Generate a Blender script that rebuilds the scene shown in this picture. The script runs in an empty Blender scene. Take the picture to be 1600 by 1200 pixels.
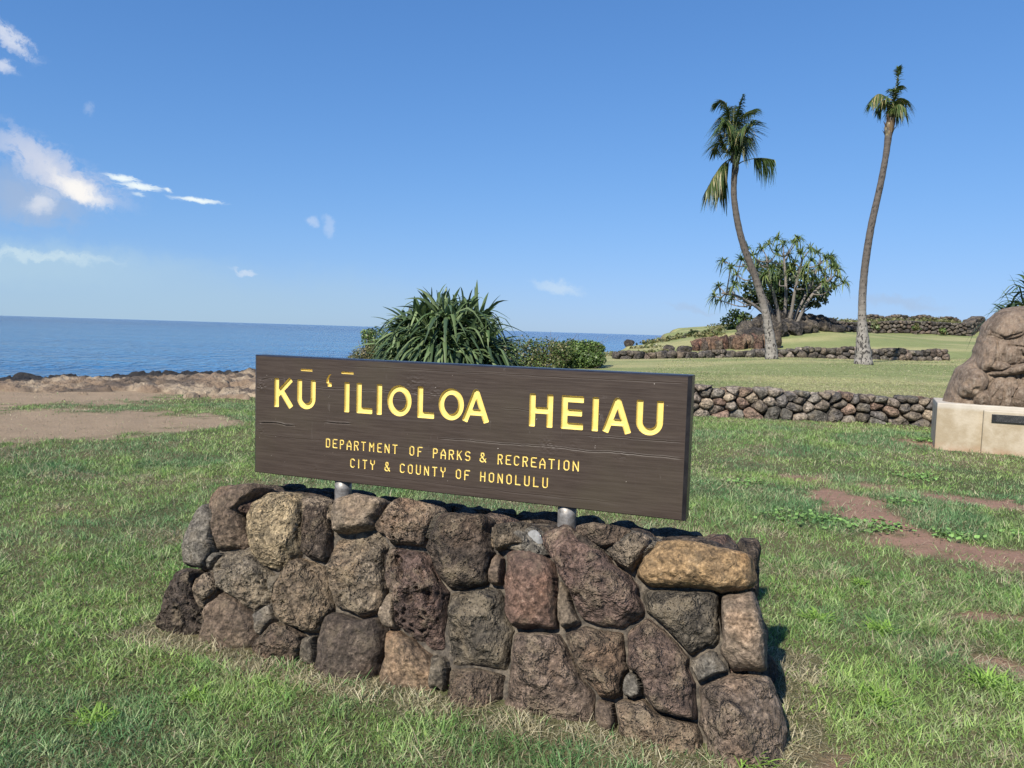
import bpy, math, random
import numpy as np
from mathutils import Vector, Matrix
R = math.radians
C = bpy.context.scene.collection
scene = bpy.context.scene

# ------------------------------------------------------------------ camera, world, sun
F, PITCH, ROLL, EYE = 1195.3, .069486, .029936, 1.5
def _cam():
    cp, sp = math.cos(PITCH), math.sin(PITCH)
    f = np.array([0, cp, -sp]); u = np.array([0, sp, cp]); r = np.array([1., 0, 0])
    c, s = math.cos(ROLL), math.sin(ROLL)
    return np.array([c*r+s*u, -s*r+c*u, f])
RC = _cam()
cd = bpy.data.cameras.new('camera'); cam = bpy.data.objects.new('camera', cd); C.objects.link(cam)
cd.sensor_width = 36; cd.lens = 36*F/1600; cd.clip_end = 60000; cd.clip_start = .05
cam.matrix_world = Matrix([[RC[0][i], RC[1][i], -RC[2][i], (0, 0, EYE)[i]] for i in range(3)] + [[0, 0, 0, 1]])
scene.camera = cam
SUN_AZ, SUN_EL = R(212), R(41)
sd_ = Vector((math.sin(SUN_AZ)*math.cos(SUN_EL), math.cos(SUN_AZ)*math.cos(SUN_EL), math.sin(SUN_EL)))
sl = bpy.data.lights.new('sun', 'SUN'); sl.energy = 3.8; sl.angle = R(.8); sl.color = (1, .93, .82)
so = bpy.data.objects.new('sun', sl); C.objects.link(so); so.rotation_euler = sd_.to_track_quat('Z', 'Y').to_euler()
scene.view_settings.view_transform = 'Standard'; scene.view_settings.look = 'None'
scene.view_settings.exposure = EXPO = 1.0; scene.view_settings.gamma = 1
scene.cycles.max_bounces = 6; scene.cycles.transparent_max_bounces = 4

def at(px, py, Y=None, z=None):      # a point of the place seen at a photograph pixel, at distance Y or height z
    d = np.array([(px-800)/F, (600-py)/F, 1.0]) @ RC
    t = (Y/d[1]) if Y is not None else (z-EYE)/d[2]
    return np.array([0, 0, EYE]) + d*t
def pdir(px, py):
    d = np.array([(px-800)/F, (600-py)/F, 1.0]) @ RC
    return d[0]/d[1], d[2]/d[1]

class NT:
    def __init__(s, nt): s.t = nt; s.n = nt.nodes; s.l = nt.links
    def add(s, ty, ins=None, **kw):
        n = s.n.new(ty)
        for k, v in kw.items(): setattr(n, k, v)
        for k, v in (ins or {}).items():
            if isinstance(v, bpy.types.NodeSocket): s.l.new(v, n.inputs[k])
            else: n.inputs[k].default_value = v
        return n
    def math(s, op, a, b=0.0, c=0.0, clamp=False):
        n = s.n.new('ShaderNodeMath'); n.operation = op; n.use_clamp = clamp
        for i, v in enumerate((a, b, c)):
            if isinstance(v, bpy.types.NodeSocket): s.l.new(v, n.inputs[i])
            else: n.inputs[i].default_value = v
        return n.outputs[0]
    def mix(s, f, a, b, mode='MIX'):
        n = s.n.new('ShaderNodeMix'); n.data_type = 'RGBA'; n.blend_type = mode
        for i, v in ((0, f), (6, a), (7, b)):
            if isinstance(v, bpy.types.NodeSocket): s.l.new(v, n.inputs[i])
            else: n.inputs[i].default_value = v if i == 0 else (*v[:3], 1)
        return n.outputs[2]
    def ramp(s, f, a, b, smooth=True):
        n = s.n.new('ShaderNodeMapRange'); n.interpolation_type = 'SMOOTHSTEP' if smooth else 'LINEAR'
        s.l.new(f, n.inputs[0]); n.inputs[1].default_value = a; n.inputs[2].default_value = b
        return n.outputs[0]
    def noise(s, v, scale, detail=3, rough=.55, dist=0):
        return s.add('ShaderNodeTexNoise', {'Vector': v, 'Scale': scale, 'Detail': detail, 'Roughness': rough, 'Distortion': dist}).outputs[0]

# sky: Nishita plus thin clouds placed by direction
w = bpy.data.worlds.new('World'); scene.world = w; w.use_nodes = True
T = NT(w.node_tree); T.n.clear()
sky = T.add('ShaderNodeTexSky', sky_type='NISHITA')
sky.sun_disc = False; sky.sun_elevation = SUN_EL; sky.sun_rotation = SUN_AZ
sky.altitude = 0; sky.air_density = 1.0; sky.dust_density = .15; sky.ozone_density = 4.5
SKYS = .125
hs = T.add('ShaderNodeHueSaturation', {'Saturation': 1.05, 'Value': 1.0, 'Color': sky.outputs[0]})
sr = T.add('ShaderNodeSeparateColor', {0: hs.outputs[0]}); chn = []          # soft shoulder on the sky's brightness, channel by channel
for i, (a_, k_) in enumerate(((1.7, 1.2), (1.1, .95), (.77, .58))):
    c_ = T.math('MULTIPLY', sr.outputs[i], .1895); c_ = T.math('DIVIDE', c_, T.math('ADD', a_, T.math('MULTIPLY', c_, k_))); chn.append(T.math('MULTIPLY', c_, 1/(SKYS*2**EXPO)))
base = T.add('ShaderNodeCombineColor', {0: chn[0], 1: chn[1], 2: chn[2]}).outputs[0]
tc = T.add('ShaderNodeTexCoord'); sp_ = T.add('ShaderNodeSeparateXYZ', {0: tc.outputs['Generated']})
yy = T.math('MAXIMUM', sp_.outputs[1], .05)
gx = T.math('DIVIDE', sp_.outputs[0], yy); gz = T.math('DIVIDE', sp_.outputs[2], yy)
front = T.ramp(sp_.outputs[1], .1, .3)
gv = T.add('ShaderNodeCombineXYZ', {0: gx, 1: gz}).outputs[0]
warp = T.add('ShaderNodeTexNoise', {'Vector': gv, 'Scale': 9.0, 'Detail': 4.0})
wv = T.add('ShaderNodeVectorMath', {0: warp.outputs[1], 1: (.5, .5, .5)}, operation='SUBTRACT')
ws = T.add('ShaderNodeVectorMath', {0: wv.outputs[0], 'Scale': .05}, operation='SCALE')
warp2 = T.add('ShaderNodeTexNoise', {'Vector': gv, 'Scale': 42.0, 'Detail': 5.0, 'Roughness': .65}); wv2 = T.add('ShaderNodeVectorMath', {0: warp2.outputs[1], 1: (.5, .5, .5)}, operation='SUBTRACT')
ws2 = T.add('ShaderNodeVectorMath', {0: wv2.outputs[0], 'Scale': .028}, operation='SCALE'); ws = T.add('ShaderNodeVectorMath', {0: ws.outputs[0], 1: ws2.outputs[0]}, operation='ADD')
gw = T.add('ShaderNodeVectorMath', {0: gv, 1: ws.outputs[0]}, operation='ADD').outputs[0]
wst = T.add('ShaderNodeVectorMath', {0: wv2.outputs[0], 'Scale': .010}, operation='SCALE')
gthin = T.add('ShaderNodeVectorMath', {0: gv, 1: wst.outputs[0]}, operation='ADD').outputs[0]
def cloud(p0, p1, wid, dens, n_scale=14, stretch=3.0, lo=.42, hi=.62, col=(.95, .95, .97), thin=False):
    global base
    a = pdir(*p0); b = pdir(*p1); cx, cz = (a[0]+b[0])/2, (a[1]+b[1])/2
    L = math.hypot(b[0]-a[0], b[1]-a[1])/2; ang = math.atan2(b[1]-a[1], b[0]-a[0]); W = wid/F
    s = T.add('ShaderNodeVectorMath', {0: gthin if thin else gw, 1: (cx, cz, 0)}, operation='SUBTRACT').outputs[0]
    ro = T.add('ShaderNodeVectorRotate', {'Vector': s, 'Angle': -ang}, rotation_type='Z_AXIS').outputs[0]
    sc = T.add('ShaderNodeVectorMath', {0: ro, 1: (1/L, 1/W, 0)}, operation='MULTIPLY').outputs[0]
    ln = T.add('ShaderNodeVectorMath', {0: sc}, operation='LENGTH').outputs['Value']
    m = T.ramp(ln, 1.35, .15)
    st = T.add('ShaderNodeVectorMath', {0: ro, 1: (1, stretch, 1)}, operation='MULTIPLY').outputs[0]
    n = T.noise(st, n_scale*1.9, 8, .62, .4)
    k = T.math('ADD', n, T.math('MULTIPLY', m, .22))
    k = T.math('MULTIPLY', T.ramp(k, lo+.1, hi+.1), m)
    k = T.math('MULTIPLY', T.math('MULTIPLY', k, dens), front)
    base = T.mix(k, base, tuple(c/(SKYS*2**EXPO) for c in col))
cloud((-300, 405), (330, 420), 40, .62, 5, 4, .18, .5, (.48, .66, .78))
cloud((-400, 465), (760, 485), 70, .62, 4, 5, .05, .45, (.42, .60, .76))
cloud((-80, 388), (205, 408), 10, .5, 20, 5, .30, .6, (.70, .84, .88))
cloud((-60, 290), (150, 322), 52, .7, 13, 1.5, .30, .58, (.40, .50, .68))
cloud((-40, 200), (205, 318), 36, .85, 17, 2.2, .34, .58, (.66, .70, .82))
cloud((75, 262), (175, 322), 19, .95, 20, 2, .30, .56, (1.0, .97, .93))
cloud((30, 322), (88, 296), 16, .6, 16, 1.5, .32, .52, (.85, .86, .9))
cloud((-40, 20), (60, 88), 20, .6, 16, 3, .40, .62)
cloud((-20, 98), (34, 106), 13, .55, 16, 2, .38, .6)
cloud((160, 273), (222, 283), 6, .95, 34, 5, .36, .56, (.92, 1.0, 1.0), True)
cloud((182, 286), (258, 298), 7, .95, 34, 5, .36, .56, (.92, 1.0, 1.0), True)
cloud((205, 301), (228, 307), 4, .5, 34, 5, .34, .56, (.9, 1.0, 1.0), True)
cloud((254, 295), (269, 299), 3, .8, 34, 5, .32, .5, (.92, 1.0, 1.0), True)
cloud((264, 307), (352, 318), 4.5, .95, 34, 6, .34, .54, (.92, 1.0, 1.0), True)
cloud((470, 351), (492, 354), 9, .26, 18, 1, .3, .5)
cloud((500, 352), (528, 366), 13, .2, 18, 1, .3, .5)
cloud((126, 152), (146, 158), 10, .15, 18, 1, .3, .5)
cloud((362, 417), (400, 420), 4, .35, 30, 5, .3, .5)
cloud((830, 438), (912, 452), 11, .4, 14, 4, .3, .55, (.75, .85, .9))
cloud((1320, 468), (1490, 482), 11, .45, 14, 4, .34, .55, (.42, .52, .68))
cloud((1040, 480), (1130, 485), 6, .35, 14, 4, .3, .55, (.42, .52, .68))
bg = T.add('ShaderNodeBackground', {'Color': base, 'Strength': SKYS})
T.l.new(bg.outputs[0], T.add('ShaderNodeOutputWorld').inputs[0])

# ------------------------------------------------------------------ numpy helpers
def hash3(ix, iy, iz, seed=0):
    h = (ix.astype(np.int64)*374761393 + iy.astype(np.int64)*668265263 + iz.astype(np.int64)*2147483647 + seed*974634777) & 0xffffffff
    h = ((h ^ (h >> 13))*1274126177) & 0xffffffff
    h = ((h ^ (h >> 16))*2246822519) & 0xffffffff
    return ((h ^ (h >> 15)) & 0xffffff)/float(0x1000000)
def vnoise(P, f, seed=0):
    Q = np.asarray(P, float)*f; I = np.floor(Q); f_ = Q-I; u = f_*f_*(3-2*f_); I = I.astype(np.int64)
    r = 0
    for dx in (0, 1):
        wx = u[..., 0] if dx else 1-u[..., 0]
        for dy in (0, 1):
            wy = u[..., 1] if dy else 1-u[..., 1]
            for dz in (0, 1):
                wz = u[..., 2] if dz else 1-u[..., 2]
                r = r + wx*wy*wz*hash3(I[..., 0]+dx, I[..., 1]+dy, I[..., 2]+dz, seed)
    return r*2-1
def fbm(P, f, o=4, seed=0, g=.5):
    a, s, t = 1, 0, 0
    for i in range(o):
        s = s + a*vnoise(P, f, seed+i*17); t += a; a *= g; f *= 2.03
    return s/t
def cell(P, f, seed=0):              # distance to the nearest jittered point, in cell units
    Q = np.asarray(P, float)*f; I = np.floor(Q).astype(np.int64); best = np.full(Q.shape[:-1], 9.)
    for dx in (-1, 0, 1):
        for dy in (-1, 0, 1):
            for dz in (-1, 0, 1):
                J = I+np.array([dx, dy, dz])
                p = J+np.stack([hash3(J[..., 0], J[..., 1], J[..., 2], seed+k) for k in (1, 2, 3)], -1)
                best = np.minimum(best, ((Q-p)**2).sum(-1))
    return np.sqrt(best)
def sstep(a, b, x):
    t = np.clip((x-a)/(b-a), 0, 1); return t*t*(3-2*t)

def mesh_np(name, V, quads=None, tris=None, col=None, smooth=True):
    me = bpy.data.meshes.new(name); V = np.asarray(V, np.float32)
    q = np.zeros((0, 4), np.int32) if quads is None else np.asarray(quads, np.int32).reshape(-1, 4)
    t = np.zeros((0, 3), np.int32) if tris is None else np.asarray(tris, np.int32).reshape(-1, 3)
    me.vertices.add(len(V)); me.vertices.foreach_set('co', V.ravel())
    L = np.concatenate([q.ravel(), t.ravel()]); me.loops.add(len(L)); me.loops.foreach_set('vertex_index', L)
    n = len(q)+len(t); me.polygons.add(n)
    st = np.concatenate([np.arange(len(q))*4, len(q)*4+np.arange(len(t))*3]).astype(np.int32)
    me.polygons.foreach_set('loop_start', st)
    me.polygons.foreach_set('use_smooth', np.full(n, smooth))
    me.update(calc_edges=True)
    if col is not None:
        a = me.color_attributes.new('Col', 'FLOAT_COLOR', 'POINT')
        c = np.asarray(col, np.float32)
        if c.ndim == 1: c = np.tile(c, (len(V), 1))
        c = np.concatenate([c[:, :3], np.ones((len(c), 1), np.float32)], 1)
        a.data.foreach_set('color', c.ravel())
    return me
def link(name, me, mat=None, parent=None):
    o = bpy.data.objects.new(name, me); C.objects.link(o)
    if mat: me.materials.append(mat)
    if parent: o.parent = parent
    return o
def obj(name, V, quads=None, tris=None, mat=None, parent=None, col=None, smooth=True):
    V = np.asarray(V, float)
    if parent is not None: V = V-np.array(parent.location)     # children are written in world coordinates, kept local to the thing
    return link(name, mesh_np(name, V, quads, tris, col, smooth), mat, parent)
def tag(o, label=None, cat=None, group=None, kind=None):
    if label: o['label'] = label
    if cat: o['category'] = cat
    if group: o['group'] = group
    if kind: o['kind'] = kind
    return o
def empty(name, loc, label, cat, group=None):
    o = bpy.data.objects.new(name, None); C.objects.link(o); o.location = tuple(float(v) for v in loc); o.empty_display_size = .2
    return tag(o, label, cat, group)
class MB:
    def __init__(s): s.V = []; s.Q = []; s.T = []; s.c = []; s.n = 0
    def add(s, V, Q=None, T=None, col=None):
        V = np.asarray(V, float); s.V.append(V)
        if Q is not None and len(Q): s.Q.append(np.asarray(Q)+s.n)
        if T is not None and len(T): s.T.append(np.asarray(T)+s.n)
        c = np.array([.5, .5, .5]) if col is None else np.asarray(col, float)
        s.c.append(np.tile(c, (len(V), 1)) if c.ndim == 1 else c[:, :3]); s.n += len(V)
    def build(s, name, mat, parent=None, smooth=True):
        return obj(name, np.concatenate(s.V), np.concatenate(s.Q) if s.Q else None, np.concatenate(s.T) if s.T else None,
                   mat, parent, np.concatenate(s.c), smooth)
    def box(s, x0, x1, y0, y1, z0, z1, X=None, col=None):
        V = np.array([[x, y, z] for z in (z0, z1) for y in (y0, y1) for x in (x0, x1)], float)
        if X is not None: V = X(V)
        s.add(V, [[0, 2, 3, 1], [4, 5, 7, 6], [0, 1, 5, 4], [2, 6, 7, 3], [0, 4, 6, 2], [1, 3, 7, 5]], col=col)
    def tube(s, pts, rad, n=10, col=None, cap=True, wob=0):
        pts = np.asarray(pts, float); rad = np.broadcast_to(np.asarray(rad, float), (len(pts),))
        tg = np.gradient(pts, axis=0); tg /= np.linalg.norm(tg, axis=1)[:, None]+1e-9
        up = np.array([0, 0, 1.]) if abs(tg[0][2]) < .9 else np.array([0, 1., 0])
        V = []; a = np.linspace(0, 2*np.pi, n, endpoint=False)
        for i in range(len(pts)):
            x = np.cross(up, tg[i]); x /= np.linalg.norm(x)+1e-9; y = np.cross(tg[i], x); up = y if abs(tg[i][2]) < .99 else up
            V.append(pts[i]+rad[i]*(np.cos(a)[:, None]*x+np.sin(a)[:, None]*y))
        V = np.concatenate(V); k = np.arange(n); Q = []
        for i in range(len(pts)-1):
            Q.append(np.stack([i*n+k, i*n+(k+1) % n, (i+1)*n+(k+1) % n, (i+1)*n+k], 1))
        T = None
        if cap:
            V = np.concatenate([V, pts[-1:], pts[:1]]); e = (len(pts)-1)*n
            T = np.concatenate([np.stack([e+k, e+(k+1) % n, np.full(n, len(V)-2)], 1), np.stack([(k+1) % n, k, np.full(n, len(V)-1)], 1)])
        s.add(V, np.concatenate(Q), T, col)
def ico(sub):
    import bmesh
    b = bmesh.new(); bmesh.ops.create_icosphere(b, subdivisions=sub, radius=1)
    V = np.array([v.co[:] for v in b.verts]); T = np.array([[v.index for v in f.verts] for f in b.faces]); b.free(); return V, T
ICO = {k: ico(k) for k in (2, 3, 4, 5)}
def rock(rng, size, sub=3, cuts=11, rough=.05, off=None, up=None):
    V, T = ICO[sub]; V = V.copy()
    for _ in range(cuts):
        n = rng.normal(size=3); n /= np.linalg.norm(n); d = rng.uniform(.62, .86)
        k = V@n; V -= np.maximum(k-d, 0)[:, None]*n*.92
    o = rng.uniform(0, 50, 3); r = fbm(V+o, 1.7, 4, 3)
    V *= (1+rough*2.2*r)[:, None]
    if sub >= 4: V *= (1+rough*.5*fbm(V+o, 9, 3, 5))[:, None]
    V /= np.abs(V).max(0)
    a = rng.uniform(0, 2*np.pi) if up is None else up
    V = V*np.asarray(size)/2
    return V, T
def rotz(V, a):
    c, s = math.cos(a), math.sin(a); V = np.asarray(V); return np.stack([V[:, 0]*c-V[:, 1]*s, V[:, 0]*s+V[:, 1]*c, V[:, 2]], 1)
def rotm(V, rng, amt):
    e = rng.uniform(-amt, amt, 3); M = np.array(Matrix.Rotation(e[0], 3, 'X') @ Matrix.Rotation(e[1], 3, 'Y') @ Matrix.Rotation(e[2], 3, 'Z')); return V@M.T

# ------------------------------------------------------------------ materials
def material(name):
    m = bpy.data.materials.new(name); m.use_nodes = True; t = NT(m.node_tree); t.n.clear()
    t.out = t.add('ShaderNodeOutputMaterial'); return m, t
def finish(t, **ins):
    p = t.add('ShaderNodeBsdfPrincipled', ins); t.l.new(p.outputs[0], t.out.inputs[0]); return p
def bump(t, h, strength, dist):
    return t.add('ShaderNodeBump', {'Height': h, 'Strength': strength, 'Distance': dist}).outputs[0]
def m_lava(name, sc=1.0, lichen=.35, bmp=1.0, pits=1.0):
    m, t = material(name); co = t.add('ShaderNodeTexCoord').outputs['Object']
    c = t.add('ShaderNodeVertexColor', layer_name='Col').outputs[0]
    n1 = t.noise(co, 9*sc, 5, .6); n2 = t.noise(co, 45*sc, 5, .7); n3 = t.noise(co, 3*sc, 3)
    v = t.add('ShaderNodeTexVoronoi', {'Vector': co, 'Scale': 95*sc}).outputs[0]
    v2 = t.add('ShaderNodeTexVoronoi', {'Vector': co, 'Scale': 38*sc, 'Randomness': 1.0}).outputs[0]
    n5 = t.noise(co, 20*sc, 4, .65); var = t.math('ADD', t.math('MULTIPLY', t.math('MULTIPLY', t.ramp(n2, .34, .66, False), t.ramp(n5, .25, .62, False)), 1.9), .30)
    col = t.mix(1.0, c, t.add('ShaderNodeCombineColor', {0: var, 1: var, 2: var}).outputs[0], 'MULTIPLY')
    col = t.mix(t.math('MULTIPLY', t.ramp(t.math('ADD', n1, t.math('MULTIPLY', n3, .3)), .62, .82), lichen), col, (.40, .32, .21))
    sp = t.math('MULTIPLY', t.ramp(n2, .60, .72), .45)
    col = t.mix(sp, col, (.42, .36, .27))
    col = t.mix(t.math('MULTIPLY', t.ramp(n3, .35, .6), .25), col, (.05, .045, .042))
    pm = t.math('MULTIPLY', t.ramp(n1, .38, .62), pits)
    h = t.math('MULTIPLY', t.math('ADD', t.math('MULTIPLY', t.ramp(v, .05, .32), 1.2), t.math('MULTIPLY', t.ramp(v2, .06, .26), 1.9)), pm)
    h = t.math('ADD', h, t.math('MULTIPLY', n2, 1.5))
    finish(t, **{'Base Color': col, 'Roughness': .92, 'Specular IOR Level': .25, 'Normal': bump(t, h, 1.0*bmp, .016/sc)})
    return m
M_STONE = m_lava('lava_stone'); M_DENSE = m_lava('dense_basalt', 1.25, .14, .8, .25); M_WALL = m_lava('field_stone', .45, .3, .8); M_FAR = m_lava('dark_lava_rock', .2, .25, .8)
def m_mortar():
    m, t = material('mortar'); co = t.add('ShaderNodeTexCoord').outputs['Object']
    n = t.noise(co, 30, 6, .7); col = t.mix(t.ramp(n, .35, .7), (.035, .030, .025), (.15, .125, .095))
    finish(t, **{'Base Color': col, 'Roughness': .95, 'Normal': bump(t, n, .8, .02)}); return m
M_MORTAR = m_mortar()
def m_ground():
    m, t = material('soil'); co = t.add('ShaderNodeTexCoord').outputs['Object']
    c = t.add('ShaderNodeVertexColor', layer_name='Col').outputs[0]
    n = t.noise(co, 22, 6, .7); n1 = t.noise(co, 2.2, 5, .6); n2 = t.noise(co, 90, 3, .7)
    k = t.math('ADD', t.math('MULTIPLY', n, .7), .65); k = t.math('MULTIPLY', k, t.math('ADD', t.math('MULTIPLY', n1, .5), .75))
    col = t.mix(1.0, c, t.add('ShaderNodeCombineColor', {0: k, 1: k, 2: k}).outputs[0], 'MULTIPLY')
    col = t.mix(t.math('MULTIPLY', t.ramp(n2, .58, .68), .6), col, (.44, .37, .28)); n7 = t.noise(co, 14, 4, .75); col = t.mix(t.math('MULTIPLY', t.ramp(n7, .60, .70), .7), col, (.07, .05, .035))
    h = t.math('ADD', n, t.math('MULTIPLY', n2, .6))
    finish(t, **{'Base Color': col, 'Roughness': .95, 'Specular IOR Level': .15, 'Normal': bump(t, h, .8, .03)}); return m
def m_leaf(name, trans=.3, rough=.55, spec=.3, noise=None):
    m, t = material(name); c = t.add('ShaderNodeVertexColor', layer_name='Col').outputs[0]
    p = t.add('ShaderNodeBsdfPrincipled', {'Base Color': c, 'Roughness': rough, 'Specular IOR Level': spec})
    tr = t.add('ShaderNodeBsdfTranslucent', {'Color': t.mix(.5, c, (.10, .16, .02), 'ADD')})
    mx = t.add('ShaderNodeMixShader', {0: trans, 1: p.outputs[0], 2: tr.outputs[0]})
    t.l.new(mx.outputs[0], t.out.inputs[0]); return m
M_GRASS = m_leaf('grass_blade', .34, .55, .3); M_LEAF = m_leaf('leaf', .18, .45, .4); M_PAND = m_leaf('strap_leaf', .15, .5, .3)
def m_bark(name, a, b, sc, spots=0, ring=0):
    m, t = material(name); co = t.add('ShaderNodeTexCoord').outputs['Object']; n = t.noise(co, sc, 5, .65); col = t.mix(n, a, b); h = n
    if ring:
        s = t.add('ShaderNodeSeparateXYZ', {0: co}).outputs[2]
        wv_ = t.math('SINE', t.math('ADD', t.math('MULTIPLY', s, ring), t.math('MULTIPLY', n, 3)))
        n9 = t.noise(co, 1.3, 4, .6); up_ = t.ramp(t.math('ADD', s, t.math('MULTIPLY', n9, 2)), 1.8, 5.0)
        col = t.mix(t.math('MULTIPLY', up_, .93), col, t.mix(n, (.040, .033, .028), (.115, .095, .08)))
        col = t.mix(t.math('MULTIPLY', t.ramp(wv_, .6, 1), .28), col, tuple(c*.3 for c in a)); h = t.math('ADD', n, t.math('MULTIPLY', wv_, -.15))
        if spots:
            # dark lichen blotches low on the trunk
            st = t.add('ShaderNodeVectorMath', {0: co, 1: (1, 1, .55)}, operation='MULTIPLY').outputs[0]
            v = t.noise(st, 13, 2, .5)
            low = t.ramp(s, 2.6, .3); col = t.mix(t.math('MULTIPLY', t.ramp(t.math('ADD', v, t.math('MULTIPLY', low, spots)), .60, .64), .92), col, (.025, .022, .02))
    finish(t, **{'Base Color': col, 'Roughness': .85, 'Normal': bump(t, h, .5, .03)}); return m
def m_wood():
    m, t = material('painted_board'); co = t.add('ShaderNodeTexCoord').outputs['Object']
    lay = t.add('ShaderNodeVectorRotate', {'Vector': co, 'Angle': SANG}, rotation_type='Z_AXIS').outputs[0]
    st = t.add('ShaderNodeVectorMath', {0: lay, 1: (1.2, 6, 26)}, operation='MULTIPLY').outputs[0]
    g = t.noise(st, 5, 6, .7); g2 = t.noise(st, 1.3, 4, .6)
    st2 = t.add('ShaderNodeVectorMath', {0: lay, 1: (6, 4, 2.2)}, operation='MULTIPLY').outputs[0]
    sc = t.noise(st2, 3.2, 8, .72, .8); big = t.noise(lay, 2.2, 3, .5); fl = t.noise(lay, 70, 2, .5)
    col = t.mix(t.ramp(g, .3, .7), (.034, .024, .019), (.054, .040, .032))
    col = t.mix(t.math('MULTIPLY', t.ramp(big, .45, .7), .5), col, (.055, .046, .030))
    col = t.mix(t.math('MULTIPLY', t.ramp(g2, .62, .78), .22), col, (.12, .10, .09))
    col = t.mix(t.math('MULTIPLY', t.ramp(sc, .62, .76), .40), col, (.17, .15, .14))
    col = t.mix(t.math('MULTIPLY', t.ramp(fl, .77, .80), .7), col, (.40, .36, .32))
    finish(t, **{'Base Color': col, 'Roughness': t.math('ADD', t.math('MULTIPLY', g, .25), .36), 'Specular IOR Level': .27, 'Normal': bump(t, g, .15, .003)}); return m
def m_simple(name, a, b, sc=8, rough=.6, bs=.3, bd=.01, metal=0, spec=.4):
    m, t = material(name); co = t.add('ShaderNodeTexCoord').outputs['Object']; n = t.noise(co, sc, 6, .65)
    finish(t, **{'Base Color': t.mix(t.ramp(n, .3, .7), a, b), 'Roughness': rough, 'Metallic': metal, 'Specular IOR Level': spec, 'Normal': bump(t, n, bs, bd)}); return m

# ------------------------------------------------------------------ terrain
COAST = np.array([(-90, 0), (-40, 10), (-22, 14.5), (-13, 17.2), (-9, 19.5), (-6.5, 21.3), (-3.5, 22.6), (-1.5, 26), (1, 33), (3.5, 42), (7.5, 54), (11.5, 66), (16, 80), (28, 94), (60, 108), (150, 130), (420, 170)], float)
def coast_sd(X, Y):
    d = np.full(X.shape, 1e9); s = np.zeros(X.shape)
    for a, b in zip(COAST[:-1], COAST[1:]):
        e = b-a; L = (e**2).sum(); t = np.clip(((X-a[0])*e[0]+(Y-a[1])*e[1])/L, 0, 1)
        dx = X-a[0]-t*e[0]; dy = Y-a[1]-t*e[1]; dd = np.hypot(dx, dy); cr = e[0]*dy-e[1]*dx
        m = dd < d; d = np.where(m, dd, d); s = np.where(m, np.where(cr < 0, 1, -1), s)
    return d*s
CTRL = []
def cp_(px, py, Y): p = at(px, py, Y=Y); CTRL.append((p[0], p[1], p[2]))
for a in [(1348, 569, 30), (1206, 561, 32), (1478, 563, 38), (960, 560, 36), (1100, 559, 36), (1300, 560, 37), (1590, 560, 36), (1700, 560, 36),
          (1240, 534, 46), (1350, 532, 46), (1450, 534, 48), (1120, 546, 44), (1300, 518, 60), (1500, 524.5, 60), (1400, 521, 60), (1600, 530, 58), (1750, 535, 58),
          (1520, 513, 66), (1560, 519, 70), (1620, 528, 70), (1100, 523, 52), (1150, 516, 52), (1200, 508, 54), (1250, 505, 60), (1060, 531, 55), (1045, 531, 64), (1000, 541, 50),
          (1100, 520, 66), (1180, 508, 70), (1400, 500, 74), (1490, 504, 74), (1300, 501, 74), (945, 575, 28)]: cp_(*a)
for x, y, z in [(-10, 15, 0), (-5, 15, 0), (0, 15, 0), (5, 15, 0), (10, 15, 0), (15, 15, 0), (25, 14, 0), (40, 15, 0), (0, 22, .1), (-5, 21, .1), (8, 22, .25), (14, 22, .25), (22, 22, .25), (40, 30, .5), (60, 60, 1.3), (80, 90, 2), (45, 90, 2.6), (150, 100, 2), (0, 28, .15), (200, 20, 0), (400, 150, 2), (400, 15, 0)]: CTRL.append((x, y, z))
CTRL = np.array(CTRL)
def _phi(d): return np.sqrt(d*d+9.)
_A = _phi(np.hypot(CTRL[:, None, 0]-CTRL[None, :, 0], CTRL[:, None, 1]-CTRL[None, :, 1])); n_ = len(CTRL)
_B = np.zeros((n_+1, n_+1)); _B[:n_, :n_] = _A; _B[:n_, n_] = 1; _B[n_, :n_] = 1
_B[:n_, :n_] += np.eye(n_)*.02*-1
_W = np.linalg.solve(_B, np.append(CTRL[:, 2], 0))
def hgt(X, Y):
    X = np.asarray(X, float); Y = np.asarray(Y, float); s = np.full(X.shape, _W[-1])
    for (cx, cy, _), w_ in zip(CTRL, _W): s = s+w_*_phi(np.hypot(X-cx, Y-cy))
    z = sstep(13, 19, Y)*np.clip(s, -.2, 4.2)
    P = np.stack([X, Y, 0*X], -1); z = z+.035*fbm(P, .45, 3, 7)+.012*fbm(P, 2.2, 2, 9)
    sd = coast_sd(X, Y); k = sstep(-1.8, 1.6, sd+.8*vnoise(P, .5, 3)+.3*vnoise(P, 2, 3))
    return z*k-6*(1-k)
def seg(P, a, b):
    a = np.asarray(a); b = np.asarray(b); e = b-a; t = np.clip(((P-a)@e)/(e@e), 0, 1); return np.linalg.norm(P-a-t[..., None]*e, axis=-1), t
def g2(px, py): return at(px, py, z=0)[:2]
DIRT_RED = [(g2(1245, 748), g2(1420, 768), .20), (g2(1420, 768), g2(1640, 805), .24), (g2(1300, 775), g2(1400, 830), .17), (g2(1380, 840), g2(1600, 880), .17),
            (g2(1340, 800), g2(1480, 856), .13), (g2(1440, 690), g2(1620, 712), .25), (g2(1520, 960), g2(1640, 975), .05), (g2(1545, 1030), g2(1640, 1060), .055), (g2(1240, 1180), g2(1290, 1190), .07)]
DIRT_TAN = [(g2(-260, 664), g2(20, 662), 1.75), (g2(0, 661), g2(150, 661), 1.45), (g2(150, 661), g2(320, 662), .55), (g2(-300, 624), g2(110, 619), 1.7), (g2(100, 612), g2(200, 611), .5)]
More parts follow.
